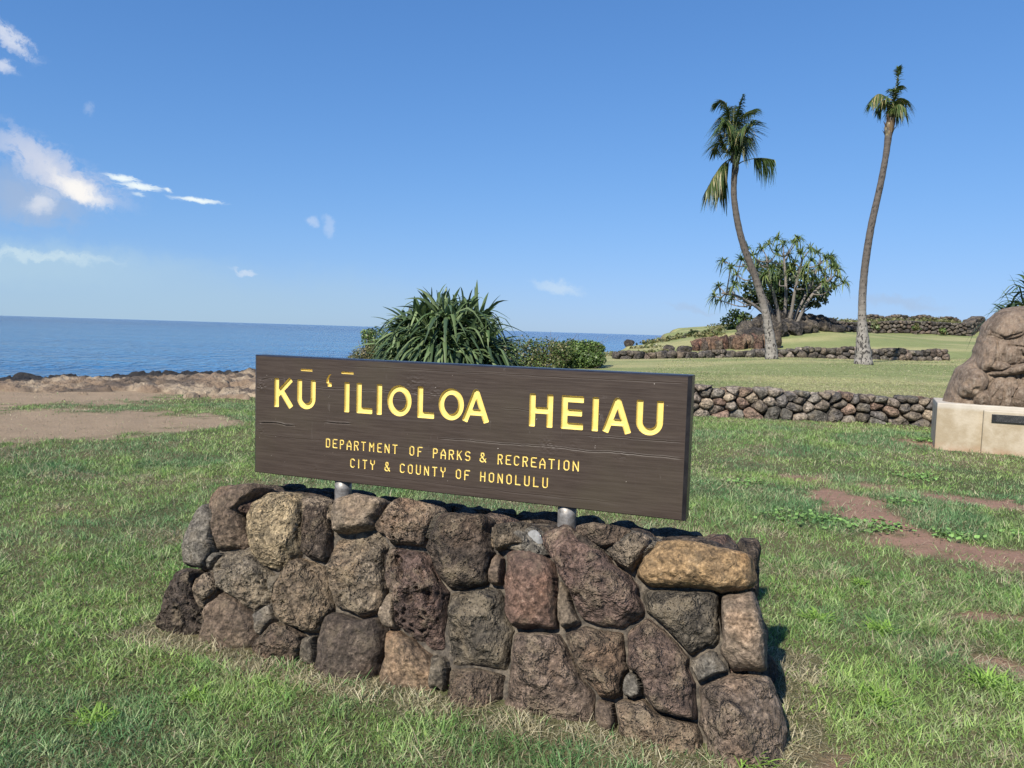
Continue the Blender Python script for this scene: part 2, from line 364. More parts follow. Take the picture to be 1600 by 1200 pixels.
def masks(X, Y):
    P2 = np.stack([X, Y], -1); P = np.stack([X, Y, 0*X], -1); n = fbm(P, 2.0, 4, 21); n2 = fbm(P, 7, 3, 23)
    red = np.zeros(X.shape); tan = np.zeros(X.shape)
    for a, b, r in DIRT_RED: d, _ = seg(P2, a, b); red = np.maximum(red, sstep(1.55, .35, d/(1.3*r)+n*1.5+n2*1.3))
    for a, b, r in DIRT_TAN: d, _ = seg(P2, a, b); tan = np.maximum(tan, sstep(1.30, .75, d/r+n*.45+n2*.45))
    return red, tan
def lerp(a, b, k): return a+(b-a)*np.asarray(k)[..., None]
def ground_cols(X, Y):
    P = np.stack([X, Y, 0*X], -1); red, tan = masks(X, Y)
    n = sstep(-.35, .45, fbm(P, .9, 4, 31)); far = sstep(12, 24, Y)
    c = lerp(np.array([.075, .085, .035]), np.array([.13, .115, .06]), n)
    c = lerp(c, lerp(np.array([.19, .22, .09]), np.array([.30, .29, .14]), sstep(-.3, .4, fbm(P*np.array([.5, 1.6, 1]), .35, 4, 33))), far)
    c = lerp(c, np.array([.27, .165, .118]), red); c = lerp(c, np.array([.285, .215, .145]), tan)
    sd = coast_sd(X, Y); c = lerp(c, np.array([.16, .12, .085]), sstep(1.2, .2, sd))
    return c
def axis(lo, hi, n, c, s):
    a, b = math.asinh((lo-c)/s), math.asinh((hi-c)/s); return c+s*np.sinh(np.linspace(a, b, n))
def grid_faces(ny, nx):
    i = np.arange(ny-1)[:, None]*nx+np.arange(nx-1)[None, :]; return np.stack([i, i+1, i+nx+1, i+nx], -1).reshape(-1, 4)
xs = axis(-90, 420, 620, 2, 9); ys = axis(-25, 260, 620, 9, 10)
X, Y = np.meshgrid(xs, ys); Z = hgt(X, Y)
BASE_O = np.array([-1.3265, 3.9173]); SANG = .36167
SU = np.array([math.cos(SANG), -math.sin(SANG), 0]); SN = np.array([-math.sin(SANG), -math.cos(SANG), 0]); O3 = np.array([*BASE_O, 0.])
def L2W(P): P = np.asarray(P, float); return O3+P[..., :1]*SU+P[..., 1:2]*SN+P[..., 2:3]*np.array([0, 0, 1.])
M_GROUND = m_ground()
tag(obj('ground', np.stack([X, Y, Z], -1).reshape(-1, 3), grid_faces(*X.shape), mat=M_GROUND, col=ground_cols(X, Y).reshape(-1, 3)), kind='structure')

# sea
def m_sea():
    m, t = material('sea_water'); co = t.add('ShaderNodeTexCoord').outputs['Object']
    s = t.add('ShaderNodeVectorMath', {0: co, 1: (.55, 1.6, 1)}, operation='MULTIPLY').outputs[0]
    n1 = t.noise(s, .16, 5, .6, .4); chop = t.add('ShaderNodeVectorMath', {0: co, 1: (1.5, .38, 1)}, operation='MULTIPLY').outputs[0]; n2 = t.noise(chop, 1.5, 3, .6, .3); n3 = t.noise(s, .03, 4, .6); big = t.noise(s, .006, 3, .5)
    n4 = t.noise(chop, .5, 3, .6, .4); h = t.math('ADD', t.math('MULTIPLY', n1, 2.4), t.math('MULTIPLY', n2, .75)); h = t.math('ADD', h, t.math('MULTIPLY', n4, 1.8)); h = t.math('ADD', h, t.math('MULTIPLY', n3, 3))
    ds = t.add('ShaderNodeVectorMath', {0: co}, operation='LENGTH').outputs['Value']; offshore = t.ramp(ds, 20, 900, False)      # paler near: shallow bottom, plus the brighter reflection put into the colour
    k = t.ramp(t.math('ADD', t.math('MULTIPLY', n3, .5), t.math('MULTIPLY', big, .5)), .38, .62)
    col = t.mix(offshore, t.mix(k, (.018, .135, .33), (.035, .19, .39)), t.mix(k, (.004, .055, .19), (.008, .075, .23)))
    finish(t, **{'Base Color': col, 'Roughness': .10, 'IOR': 1.33, 'Specular IOR Level': .4, 'Normal': bump(t, h, 1.0, 1.3)}); return m
xs = axis(-30000, 30000, 160, 0, 30); ys = axis(-200, 30000, 200, 25, 20); X, Y = np.meshgrid(xs, ys)
Z = -3+.10*fbm(np.stack([X*.6, Y, 0*X], -1), .35, 3, 4)*sstep(400, 100, np.hypot(X, Y))
tag(obj('sea', np.stack([X, Y, Z], -1).reshape(-1, 3), grid_faces(*X.shape), mat=m_sea()), kind='structure')

# rocky shelf along the shore
def shelf():
    xs = np.arange(-34, -.5, .055); ys = np.arange(8, 26, .055); X, Y = np.meshgrid(xs, ys); sd = coast_sd(X, Y)
    P = np.stack([X, Y, 0*X], -1); wdt = np.interp(X, [-30, -11, -8, -5, 0], [4.2, 3.2, 4.0, 6.0, 6.5])
    n = fbm(P, .8, 4, 51); band = sstep(0, .35, (wdt-sd)+n*1.3)*sstep(-1.7, -1.2, sd+n*.5)
    rid = 1-np.abs(fbm(P, 1.1, 5, 53)); r2 = 1-np.abs(fbm(P, 4.5, 4, 55)); c = cell(P, 2.6, 57)
    z = .03+np.interp(X, [-30, -12, -6, 0], [-.05, -.03, .14, .22])*sstep(wdt, wdt-2.0, sd)+.12*(rid-.72)+.12*(r2-.75)+.07*(.5-c)-.08*sstep(.1, .4, fbm(P, 1.6, 3, 59))
    edge = sstep(2.0, .4, sd); lump = np.maximum(0, fbm(P, .7, 4, 61)); c2 = cell(P, 6.5, 58); z = z+.06*(.45-c2)+.09*np.abs(fbm(P, 9, 3, 60))-.16*sstep(.12, .30, fbm(P*np.array([.7, 1.3, 1]), 2.6, 3, 62))+edge*lump*.26
    z = z-sstep(-.2, -1.7, sd)*3.6
    zt = np.where(sd > 1.6, hgt(X, Y), 0); Z = zt*.4+np.where(band > .02, z*band-.12*(1-band), -.4)
    # a small undercut hollow beside the sign
    p = at(388, 606, z=.0)[:2]; d = np.hypot((X-p[0])/.55, (Y-p[1])/.4); Z = Z-.35*sstep(1, .3, d)
    dark = sstep(1.5, .6, sd+.9*n)
    col = lerp(np.array([.21, .15, .10]), np.array([.36, .285, .20]), sstep(-.3, .5, fbm(P, 2.4, 4, 63)))
    col = lerp(col, np.array([.07, .055, .045]), .85*sstep(-.05, .30, fbm(P*np.array([.7, 1.5, 1]), 1.5, 5, 65)))
    col = lerp(col, np.array([.018, .017, .018]), dark)
    Fq = grid_faces(*X.shape); ok = (band > .02).ravel(); Fq = Fq[ok[Fq].any(1)]
    used = np.unique(Fq); mp = -np.ones(X.size, int); mp[used] = np.arange(len(used))
    V = np.stack([X, Y, Z], -1).reshape(-1, 3)[used]
    m, t = material('shore_rock'); co = t.add('ShaderNodeTexCoord').outputs['Object']; c_ = t.add('ShaderNodeVertexColor', layer_name='Col').outputs[0]
    n_ = t.noise(co, 7, 6, .7); k = t.math('ADD', t.math('MULTIPLY', n_, 1.0), .5)
    cc = t.mix(1.0, c_, t.add('ShaderNodeCombineColor', {0: k, 1: k, 2: k}).outputs[0], 'MULTIPLY')
    finish(t, **{'Base Color': cc, 'Roughness': .92, 'Normal': bump(t, n_, 1.0, .12)})
    tag(obj('rock_shelf', V, mp[Fq], mat=m, col=col.reshape(-1, 3)[used]), kind='structure')
shelf()

# ------------------------------------------------------------------ stone base of the sign
Z1 = lambda p: (220+p[0]/3.2, 720+p[1]/3.2)
Z2 = lambda p: (660+p[0]/2.6667, 760+p[1]/2.6667)
BR, DK, RD, GY, TN, YE, OL = (.130, .094, .067), (.075, .057, .044), (.115, .073, .056), (.140, .126, .104), (.32, .25, .155), (.26, .17, .085), (.105, .089, .067)
LT = (.21, .165, .12)
STONES = [  # frame, outline, colour, bulge, pit amount
 (Z1, [(290, 228), (372, 275), (345, 430), (300, 520), (270, 540), (190, 520), (235, 350)], GY, .03, .1),
 (Z1, [(195, 525), (285, 540), (245, 580), (255, 690), (300, 800), (270, 890), (180, 890), (85, 810), (130, 640)], DK, .05, .8),
 (Z1, [(250, 575), (330, 560), (365, 600), (345, 680), (280, 755), (250, 700)], LT, .03, .8),
 (Z1, [(345, 170), (385, 142), (560, 135), (500, 205), (480, 245), (500, 330), (515, 410), (470, 440), (355, 440), (348, 350), (365, 270), (340, 220)], BR, .05, .2),
 (Z1, [(482, 250), (540, 195), (600, 165), (740, 180), (780, 220), (775, 420), (700, 530), (640, 552), (590, 530), (520, 420), (500, 320)], TN, .07, .5),
 (Z1, [(800, 225), (850, 205), (930, 210), (925, 300), (925, 490), (900, 510), (810, 480), (780, 430), (785, 310)], DK, .02, .5),
 (Z1, [(925, 280), (945, 215), (1060, 185), (1180, 210), (1185, 265), (1120, 330), (1000, 358), (930, 345)], LT, .06, .05),
 (Z1, [(930, 370), (1160, 345), (1195, 400), (1180, 560), (1195, 720), (1150, 775), (1070, 785), (960, 740), (930, 640), (920, 500)], (.20, .16, .115), .06, .6),
 (Z1, [(340, 510), (380, 450), (480, 435), (560, 460), (600, 530), (650, 570), (640, 690), (530, 755), (480, 700), (390, 640), (345, 570)], (.21, .175, .13), .06, 1.0),
 (Z1, [(690, 560), (740, 500), (810, 485), (890, 510), (920, 590), (920, 720), (860, 860), (800, 865), (680, 800), (645, 700), (660, 610)], (.22, .165, .11), .06, .9),
 (Z1, [(380, 655), (470, 680), (545, 800), (540, 890), (400, 940), (260, 900), (300, 800), (340, 700)], BR, .05, .2),
 (Z1, [(560, 760), (640, 700), (630, 780), (570, 880), (545, 850)], GY, .01, .05),
 (Z1, [(555, 890), (640, 820), (720, 815), (790, 870), (785, 940), (700, 1000), (580, 990)], BR, .04, .4),
 (Z1, [(795, 890), (820, 870), (848, 870), (840, 990), (790, 980)], OL, .0, .05),
 (Z1, [(890, 800), (960, 760), (1080, 790), (1160, 780), (1195, 850), (1185, 970), (1100, 1090), (980, 1100), (880, 1030), (858, 900)], DK, .07, .15),
 (Z1, [(1165, 290), (1200, 250), (1290, 205), (1440, 240), (1440, 320), (1400, 405), (1330, 420), (1210, 380)], (.22, .16, .115), .06, .7),
 (Z1, [(1210, 450), (1330, 430), (1420, 470), (1450, 560), (1500, 690), (1490, 930), (1450, 960), (1330, 900), (1270, 800), (1255, 640), (1200, 540)], (.12, .08, .065), .07, 1.3),
 (Z1, [(1215, 670), (1245, 660), (1262, 780), (1240, 830), (1205, 830), (1195, 750)], LT, .02, .0),
 (Z1, [(1205, 855), (1330, 880), (1400, 960), (1470, 1050), (1460, 1150), (1400, 1180), (1200, 1110), (1195, 960)], (.18, .125, .08), .04, .1),
 (Z1, [(310, 500), (350, 450), (378, 460), (345, 515), (305, 525)], GY, -.01, 0),
 (Z1, [(625, 570), (690, 562), (650, 640), (640, 680), (610, 600)], OL, -.01, .2),
 (Z2, [(15, 180), (60, 130), (230, 130), (265, 190), (270, 300), (240, 400), (130, 430), (60, 380), (20, 290)], DK, .07, .4),
 (Z2, [(270, 180), (400, 165), (415, 230), (370, 240), (290, 245)], OL, .03, .3),
 (Z2, [(285, 300), (325, 290), (320, 400), (280, 405)], BR, .01, .1),
 (Z2, [(330, 280), (370, 250), (470, 255), (535, 310), (548, 420), (548, 570), (500, 590), (430, 595), (335, 540), (325, 400)], RD, .06, .25),
 (Z2, [(495, 200), (560, 170), (640, 210), (760, 280), (830, 380), (900, 490), (880, 540), (800, 590), (720, 575), (640, 520), (600, 430), (540, 320), (495, 250)], (.15, .10, .08), .08, .4),
 (Z2, [(640, 185), (700, 172), (830, 192), (850, 225), (770, 250), (700, 228)], BR, .02, .3),
 (Z2, [(765, 265), (800, 225), (900, 215), (935, 245), (900, 300), (860, 318), (790, 310)], LT, .04, .4),
 (Z2, [(905, 290), (950, 255), (1060, 245), (1240, 280), (1340, 300), (1350, 380), (1320, 415), (1200, 410), (960, 395), (905, 350)], YE, .09, .05),
 (Z2, [(95, 470), (130, 432), (300, 422), (328, 450), (335, 600), (325, 720), (315, 765), (250, 748), (100, 738), (80, 620)], OL, .05, .3),
 (Z2, [(100, 770), (200, 760), (320, 795), (310, 880), (220, 920), (140, 895), (95, 840)], BR, .04, .3),
 (Z2, [(400, 610), (470, 605), (560, 640), (600, 700), (640, 790), (715, 870), (700, 980), (540, 995), (310, 945), (330, 850), (370, 700)], (.17, .125, .095), .06, .3),
 (Z2, [(590, 620), (640, 595), (800, 600), (830, 640), (835, 770), (815, 860), (785, 890), (730, 880), (665, 800), (625, 720)], BR, .035, .3),
 (Z2, [(840, 640), (870, 580), (940, 550), (990, 590), (1060, 660), (1100, 760), (1130, 860), (1130, 970), (1050, 960), (970, 930), (905, 800), (848, 730)], (.145, .10, .078), .06, .35),
 (Z2, [(910, 460), (960, 445), (1200, 445), (1228, 480), (1232, 650), (1130, 698), (1065, 650), (965, 545)], OL, .035, .3),
 (Z2, [(1240, 480), (1280, 455), (1345, 450), (1368, 520), (1392, 620), (1395, 765), (1290, 755), (1250, 700)], (.17, .13, .095), .04, .1),
 (Z2, [(1112, 750), (1190, 680), (1258, 760), (1150, 808)], GY, .01, .0),
 (Z2, [(1140, 850), (1220, 800), (1330, 790), (1400, 795), (1450, 900), (1480, 1020), (1460, 1190), (1300, 1200), (1185, 1080), (1140, 930)], (.17, .13, .10), .07, .4),
 (Z2, [(800, 900), (900, 905), (990, 965), (1120, 995), (1160, 1060), (1120, 1130), (900, 1085), (820, 1000)], (.19, .145, .105), .05, .3),
 (Z2, [(840, 790), (890, 780), (905, 840), (870, 880), (830, 850)], GY, .03, .1),
 (Z2, [(722, 890), (780, 910), (780, 985), (718, 980)], BR, .01, .1),
 (Z2, [(558, 385), (598, 430), (625, 570), (556, 563)], (.18, .14, .10), .01, .0),
 (Z2, [(22, 705), (80, 730), (85, 830), (20, 850)], OL, .01, .1),
]
PB, PT = np.array([0, .435, 0]), np.array([0, .165, .655])      # front face: foot and top, in the sign's own axes
FT = (PT-PB)/np.linalg.norm(PT-PB); FN = np.cross(FT, [1, 0, 0]); FN = FN*np.sign(FN[1])
def to_front(px):                                                  # where the sight line meets the battered front face -> (along, up the face)
    d = np.array([(px[0]-800)/F, (600-px[1])/F, 1.0]) @ RC; e = np.array([0, 0, EYE])-O3
    dl = np.array([d@SU, d@SN, d[2]]); el = np.array([e@SU, e@SN, e[2]]); t = ((PB-el)@FN)/(dl@FN); P = el+dl*t-PB; return P[0], P@FT
base = empty('stone_plinth', L2W([1.2, 0, 0]), 'low battered plinth of brown lava boulders set in mortar, carrying the park sign', 'stone plinth')
rng = np.random.default_rng(5)
def smooth_poly(p, n):
    p = np.asarray(p, float)
    for f_ in (.84, .78, .75):
        q = np.roll(p, -1, 0); p = np.stack([p*f_+q*(1-f_), p*(1-f_)+q*f_], 1).reshape(-1, 2)
    q = np.vstack([p, p[:1]]); L = np.r_[0, np.cumsum(np.linalg.norm(np.diff(q, axis=0), axis=1))]; s = np.linspace(0, L[-1], n, endpoint=False)
    return np.stack([np.interp(s, L, q[:, 0]), np.interp(s, L, q[:, 1])], 1)
def shaped_stone(poly, colr, bulge, pit, frame, seedo, n=230, rings=52, back=.13):
    c, rad0 = poly; ang = np.linspace(0, 2*np.pi, n, endpoint=False); p = c+np.stack([np.cos(ang), np.sin(ang)], 1)*rad0[:, None]; size = math.sqrt(abs(np.sum(p[:, 0]*np.roll(p[:, 1], -1)-p[:, 1]*np.roll(p[:, 0], -1)))/2)
    r = np.sin(np.linspace(0, np.pi/2, rings))**.9
    P2 = c+(p[None]-c)*r[:, None, None]; rr = np.broadcast_to(r[:, None], P2.shape[:2])
    tilt = rng.normal(0, .12, 2); dome = bulge*(.80+.20*(1-rr**2))+.012
    cutp = np.full(rr.shape, 9.)
    for _ in range(6):
        a_ = rng.uniform(0, 6.28); cutp = np.minimum(cutp, bulge*rng.uniform(.9, 1.25)-rng.uniform(.25, .8)*(((P2-c)@np.array([math.cos(a_), math.sin(a_)]))-size*rng.uniform(.12, .38)))
    hh = -back+(back+np.minimum(dome, np.maximum(cutp, -.05)))*np.clip(1-rr**13, 0, 1)**.55+((P2-c)@tilt)*.5*np.clip(bulge*12, 0, 1)
    P = np.concatenate([P2, hh[..., None]], -1); W = P+np.array([0, 0, seedo*3.1])
    d = .017*fbm(W, 6, 3, 71)+.013*fbm(W, 20, 3, 73)+.008*fbm(W, 62, 2, 75)
    rd = 1-np.abs(fbm(W, 11, 3, 77)); d = d+.012*(rd-.8)
    if pit > .02:
        cl = cell(W, 34, 79); msk = sstep(-.3, .35, fbm(W, 7, 2, 81)); d = d-pit*.024*sstep(.40, .20, cl)*msk
        cl = cell(W, 75, 83); d = d-min(pit, .7)*.010*sstep(.42, .22, cl)
    if pit > .75:
        cl = cell(W*np.array([1, .75, 1]), 13, 85); d = d-(pit-.6)*.075*sstep(.38, .12, cl)
    kk = min(1, size/.22)
    P[..., 2] += d*kk*(1-.5*rr**6)
    P[..., :2] += ((P[..., :2]-c)*(.05*fbm(W, 12, 2, 87)*rr**2)[..., None])*kk
    bc_ = np.array([[c[0], c[1], -back]]); V = frame(np.concatenate([P.reshape(-1, 3), bc_])); k = np.arange(n); Q = [np.stack([i*n+k, i*n+(k+1) % n, (i+1)*n+(k+1) % n, (i+1)*n+k], 1) for i in range(rings-1)]
    g = 1+.16*fbm(W, 14, 2, 89); col = np.asarray(colr)*g[..., None].reshape(*g.shape, 1)
    warm = sstep(.1, .5, fbm(W, 4, 3, 91)); col = col*(1+.25*warm[..., None]*np.array([1, .55, .1]))
    e_ = (rings-1)*n; TC = np.stack([e_+(k+1) % n, e_+k, np.full(n, len(V)-1)], 1)
    return V, (np.concatenate(Q), TC), np.concatenate([col.reshape(-1, 3), col.reshape(-1, 3)[-1:]])
def front_frame(P): return L2W(PB+P[:, :1]*np.array([1, 0, 0])+P[:, 1:2]*FT+P[:, 2:3]*FN)
UVS = [np.array([to_front(fr(p)) for p in pl]) for fr, pl, *_ in STONES]
def poly_sd(P, poly):
    d = np.full(P.shape[:-1], 9.); ins = np.zeros(P.shape[:-1], bool); x, y = P[..., 0], P[..., 1]
    for a, b in zip(poly, np.roll(poly, -1, 0)):
        dd, _ = seg(P, a, b); d = np.minimum(d, dd)
        if abs(b[1]-a[1]) > 1e-9: ins ^= ((a[1] > y) != (b[1] > y)) & (x < (b[0]-a[0])*(y-a[1])/(b[1]-a[1])+a[0])
    return np.where(ins, -d, d)
def grown(i, n=230, grow=.034):                    # let each stone grow until it meets its neighbours
    c = UVS[i].mean(0); a = np.linspace(0, 2*np.pi, n, endpoint=False); D = np.stack([np.cos(a), np.sin(a)], 1); rs = np.linspace(.004, .42, 120)
    P = c+D[:, None]*rs[None, :, None]; own = poly_sd(P, UVS[i]); oth = np.full(own.shape, 9.)
    for j, q in enumerate(UVS):
        if j != i and np.linalg.norm(q.mean(0)-c) < .62: oth = np.minimum(oth, poly_sd(P, q))
    bad = (own > grow) | ((own > 0) & (own > oth-.006)) | (P[..., 1] < -.06)
    k = np.where(bad.any(1), bad.argmax(1), 119); r = rs[k]; r = (r+np.roll(r, 1)+np.roll(r, -1))/3
    ns = np.stack([np.cos(a)*2, np.sin(a)*2, 0*a+i*7.3], 1); r = r*(1+.035*fbm(ns, 1.5, 4, 161))-.002
    return c, np.clip(r, .01, .42)
for i, (fr, pl, colr, bulge, pit) in enumerate(STONES):
    uv = grown(i)
    V, Q, cc = shaped_stone(uv, colr, bulge*.55, pit, front_frame, i+1)
    obj('stone', V, Q[0], Q[1], mat=M_STONE if pit > .25 else M_DENSE, parent=base, col=cc)
# fitted stones: Voronoi cells of a wall face, each filled by one solid faceted rock
def clip_poly(poly, m, n):
    out = []
    for i in range(len(poly)):
        p, q = poly[i], poly[(i+1) % len(poly)]; dp, dq = (p-m)@n, (q-m)@n
        if dp <= 0: out.append(p)
        if (dp < 0) != (dq < 0) and abs(dp-dq) > 1e-12: out.append(p+(q-p)*(dp/(dp-dq)))
    return out
def vcells(pts, L, topf, asp, x0=0., ybot=-.06):
    P = pts/np.array([asp, 1]); res = []
    for i, p in enumerate(P):
        h = topf(pts[i][0]); poly = [np.array(a) for a in [(x0/asp, ybot), ((x0+L)/asp, ybot), ((x0+L)/asp, h), (x0/asp, h)]]; d = np.linalg.norm(P-p, axis=1)
        for j in np.argsort(d)[1:26]:
            if not poly: break
            poly = clip_poly(poly, (P[j]+p)/2, (P[j]-p))
        res.append(np.array(poly)*np.array([asp, 1]) if len(poly) > 2 else None)
    return res
def scatter(rng, L, topf, sz, asp, x0=0.):
    pts = []; n = 0; H = max(topf(x0+L*k/20) for k in range(21))
    for _ in range(int(60*L*H/(sz*sz*asp))+60):
        x, y = x0+rng.uniform(0, L), rng.uniform(.0, H)
        if y > topf(x)-.12*sz: continue
        r = sz*(1.25-.6*y/H)*rng.uniform(.55, 1.1)*.72
        if all(((x-a)/asp)**2+(y-b)**2 > (.5*(r+c))**2*1.0 for a, b, c in pts[-400:]): pts.append((x, y, r))
    return np.array(pts)[:, :2]
def cell_rock(rng, poly, depth, sub=3, fill=1.04, cuts=7, rough=.05):
    V, T_ = ICO[sub]; V = V.copy()
    for _ in range(cuts):
        n = rng.normal(size=3); n /= np.linalg.norm(n); d = rng.uniform(.70, .90); k = V@n; V -= np.maximum(k-d, 0)[:, None]*n*.95
    c = poly.mean(0); q = smooth_poly(poly, 48)-c; a = np.arctan2(q[:, 1], q[:, 0]); o = np.argsort(a); a = a[o]; rr = np.linalg.norm(q, axis=1)[o]
    th = np.arctan2(V[:, 2], V[:, 0]); r0 = np.interp(th, np.r_[a[-1]-2*np.pi, a, a[0]+2*np.pi], np.r_[rr[-1], rr, rr[0]]); rho = np.hypot(V[:, 0], V[:, 2]); k = np.minimum(rho, 1)**.72*r0*fill
    off = rng.uniform(0, 60, 3); W_ = np.stack([np.cos(th)*k, np.sign(V[:, 1])*np.abs(V[:, 1])**.8*depth/2, np.sin(th)*k], 1); sc = max(.02, rr.mean())
    Nn_ = W_/(np.linalg.norm(W_, axis=1)[:, None]+1e-9); W_ = W_+Nn_*(rough*sc*2*fbm(W_/sc+off, 1.6, 4, 3))[:, None]
    W_[:, 0] += c[0]; W_[:, 2] += c[1]; return W_, T_
def side_stones(P0, du, up, nrm, L, H, rows, seed, clips=()):
    r2 = np.random.default_rng(seed); P0, du, up, nrm = map(np.asarray, (P0, du, up, nrm))
    pts = scatter(r2, L, lambda x: H, .24, 1.15)
    for poly in vcells(pts, L, lambda x: H, 1.15):
        if poly is None: continue
        for m_, n_v in clips: poly = clip_poly(list(poly), np.array(m_), np.array(n_v))
        if len(poly) < 3: continue
        poly = np.array(poly)
        if min(np.ptp(poly[:, 0]), np.ptp(poly[:, 1])) < .05: continue
        V, T_ = cell_rock(r2, poly, .17, 4, 1.02, 6, .06); V = P0+V[:, :1]*du+V[:, 2:3]*up+(V[:, 1:2]-.055)*nrm
        obj('stone', L2W(V), None, T_, M_STONE, base, np.tile(np.array([BR, DK, OL, RD, DK][r2.integers(5)])*r2.uniform(.8, 1.1), (len(V), 1)))
UR, UL = 2.60, -.17
def nrmz(v): v = np.asarray(v, float); return v/np.linalg.norm(v)
eu = nrmz([-.20, 0, .655]); side_stones([2.57, .36, 0], [0, -1, 0], eu, nrmz([.655, 0, .20]), .82, .66, 3, 3, [((.05, 0), (-1, .41)), ((.84, 0), (1, .38))])
eu = nrmz([-.09-UL, 0, .655]); side_stones([UL+.06, -.42, 0], [0, 1, 0], eu, nrmz([-.655, 0, .1]), .80, .60, 3, 4, [((.72, 0), (1, .41)), ((-.05, 0), (-1, .38))])
eu = nrmz([0, .25, .655]); side_stones([UR-.10, -.50, 0], [-1, 0, 0], eu, nrmz([0, -.655, .25]), 2.60, .68, 3, 5)
# top: flat-laid rocks
r2 = np.random.default_rng(11)
top_spots = []
for row, nn in ((0, .085), (1, -.05), (2, -.18)):
    x = -.06+r2.uniform(0, .06)
    while x < 2.29:
        w_ = min(r2.uniform(.17, .30), 2.41-x); top_spots.append((x+w_/2, nn+r2.normal(0, .012), w_, .17, row)); x += w_*.93
for (u, n, w_, d_, row) in top_spots:
    if row == 1 and (abs(u-.51) < .05 or abs(u-1.675) < .05): continue
    V, T_ = rock(r2, (w_*1.12, d_*1.15, r2.uniform(.10, .15)), 4, 9, .06); V = rotm(V, r2, .13)
    V += np.array([u, n, .585+(.012 if row == 0 else 0)+r2.normal(0, .010)])
    colr = np.array([[BR, DK, OL, RD, GY, LT][r2.integers(6)]][0])
    obj('stone', L2W(V), None, T_, M_STONE, base, np.tile(colr, (len(V), 1)))
# mortar core
mc = MB(); nu, nz = 90, 30
def core(u, v, side):
    pass
b0 = [(-.10, .362), (2.51, .362), (2.51, -.43), (-.10, -.43)]; b1 = [(-.03, .098), (2.31, .098), (2.31, -.18), (-.03, -.18)]
def lerp2(a, b, t): return (a[0]+(b[0]-a[0])*t, a[1]+(b[1]-a[1])*t)
for k in range(4):
    a0, a1 = b0[k], b0[(k+1) % 4]; c0, c1 = b1[k], b1[(k+1) % 4]; nn = 120 if k % 2 == 0 else 40; V = []
    for j in range(31):
        for i in range(nn+1):
            p = lerp2(lerp2(a0, a1, i/nn), lerp2(c0, c1, i/nn), j/30); V.append((p[0], p[1], -.03+j/30*.66))
    V = np.array(V); d = .018*fbm(V, 14, 4, 95); out = {0: (0, 1), 1: (1, 0), 2: (0, -1), 3: (-1, 0)}[k]; V[:, 0] += d*out[0]; V[:, 1] += d*out[1]
    mc.add(L2W(V), grid_faces(31, nn+1), col=(.2, .2, .2))
V = np.array([(-.05+2.38*i/120, -.20+.33*j/30, .600) for j in range(31) for i in range(121)]); V[:, 2] += -.01+.015*fbm(V, 16, 4, 97); mc.add(L2W(V), grid_faces(31, 121), col=(.2, .2, .2))
mc.build('mortar_core', M_MORTAR, base)
# pale mortar dab by the right post
V, T_ = rock(r2, (.10, .05, .13), 4, 6, .08); V += np.array([1.585, .13, .585]); 
obj('mortar_patch', L2W(V), None, T_, m_simple('pale_mortar', (.15, .15, .145), (.25, .25, .245), 25, .9, .8, .01), base)

# ------------------------------------------------------------------ the sign
SW, SH, ST, SB = 2.207, .61, .105, .7286
sign = empty('park_sign', L2W([SW/2, -ST/2, .60]), 'long dark brown wooden park sign with carved yellow lettering on two steel posts', 'sign')
M_BOARD = m_wood()
M_YEL = m_simple('yellow_paint', (.62, .465, .125), (.70, .555, .17), 30, .55, .15, .002)
def arc(cx, cy, rx, ry, a0, a1, n=16): t = np.radians(np.linspace(a0, a1, n)); return [(cx+rx*math.cos(a), cy+ry*math.sin(a)) for a in t]
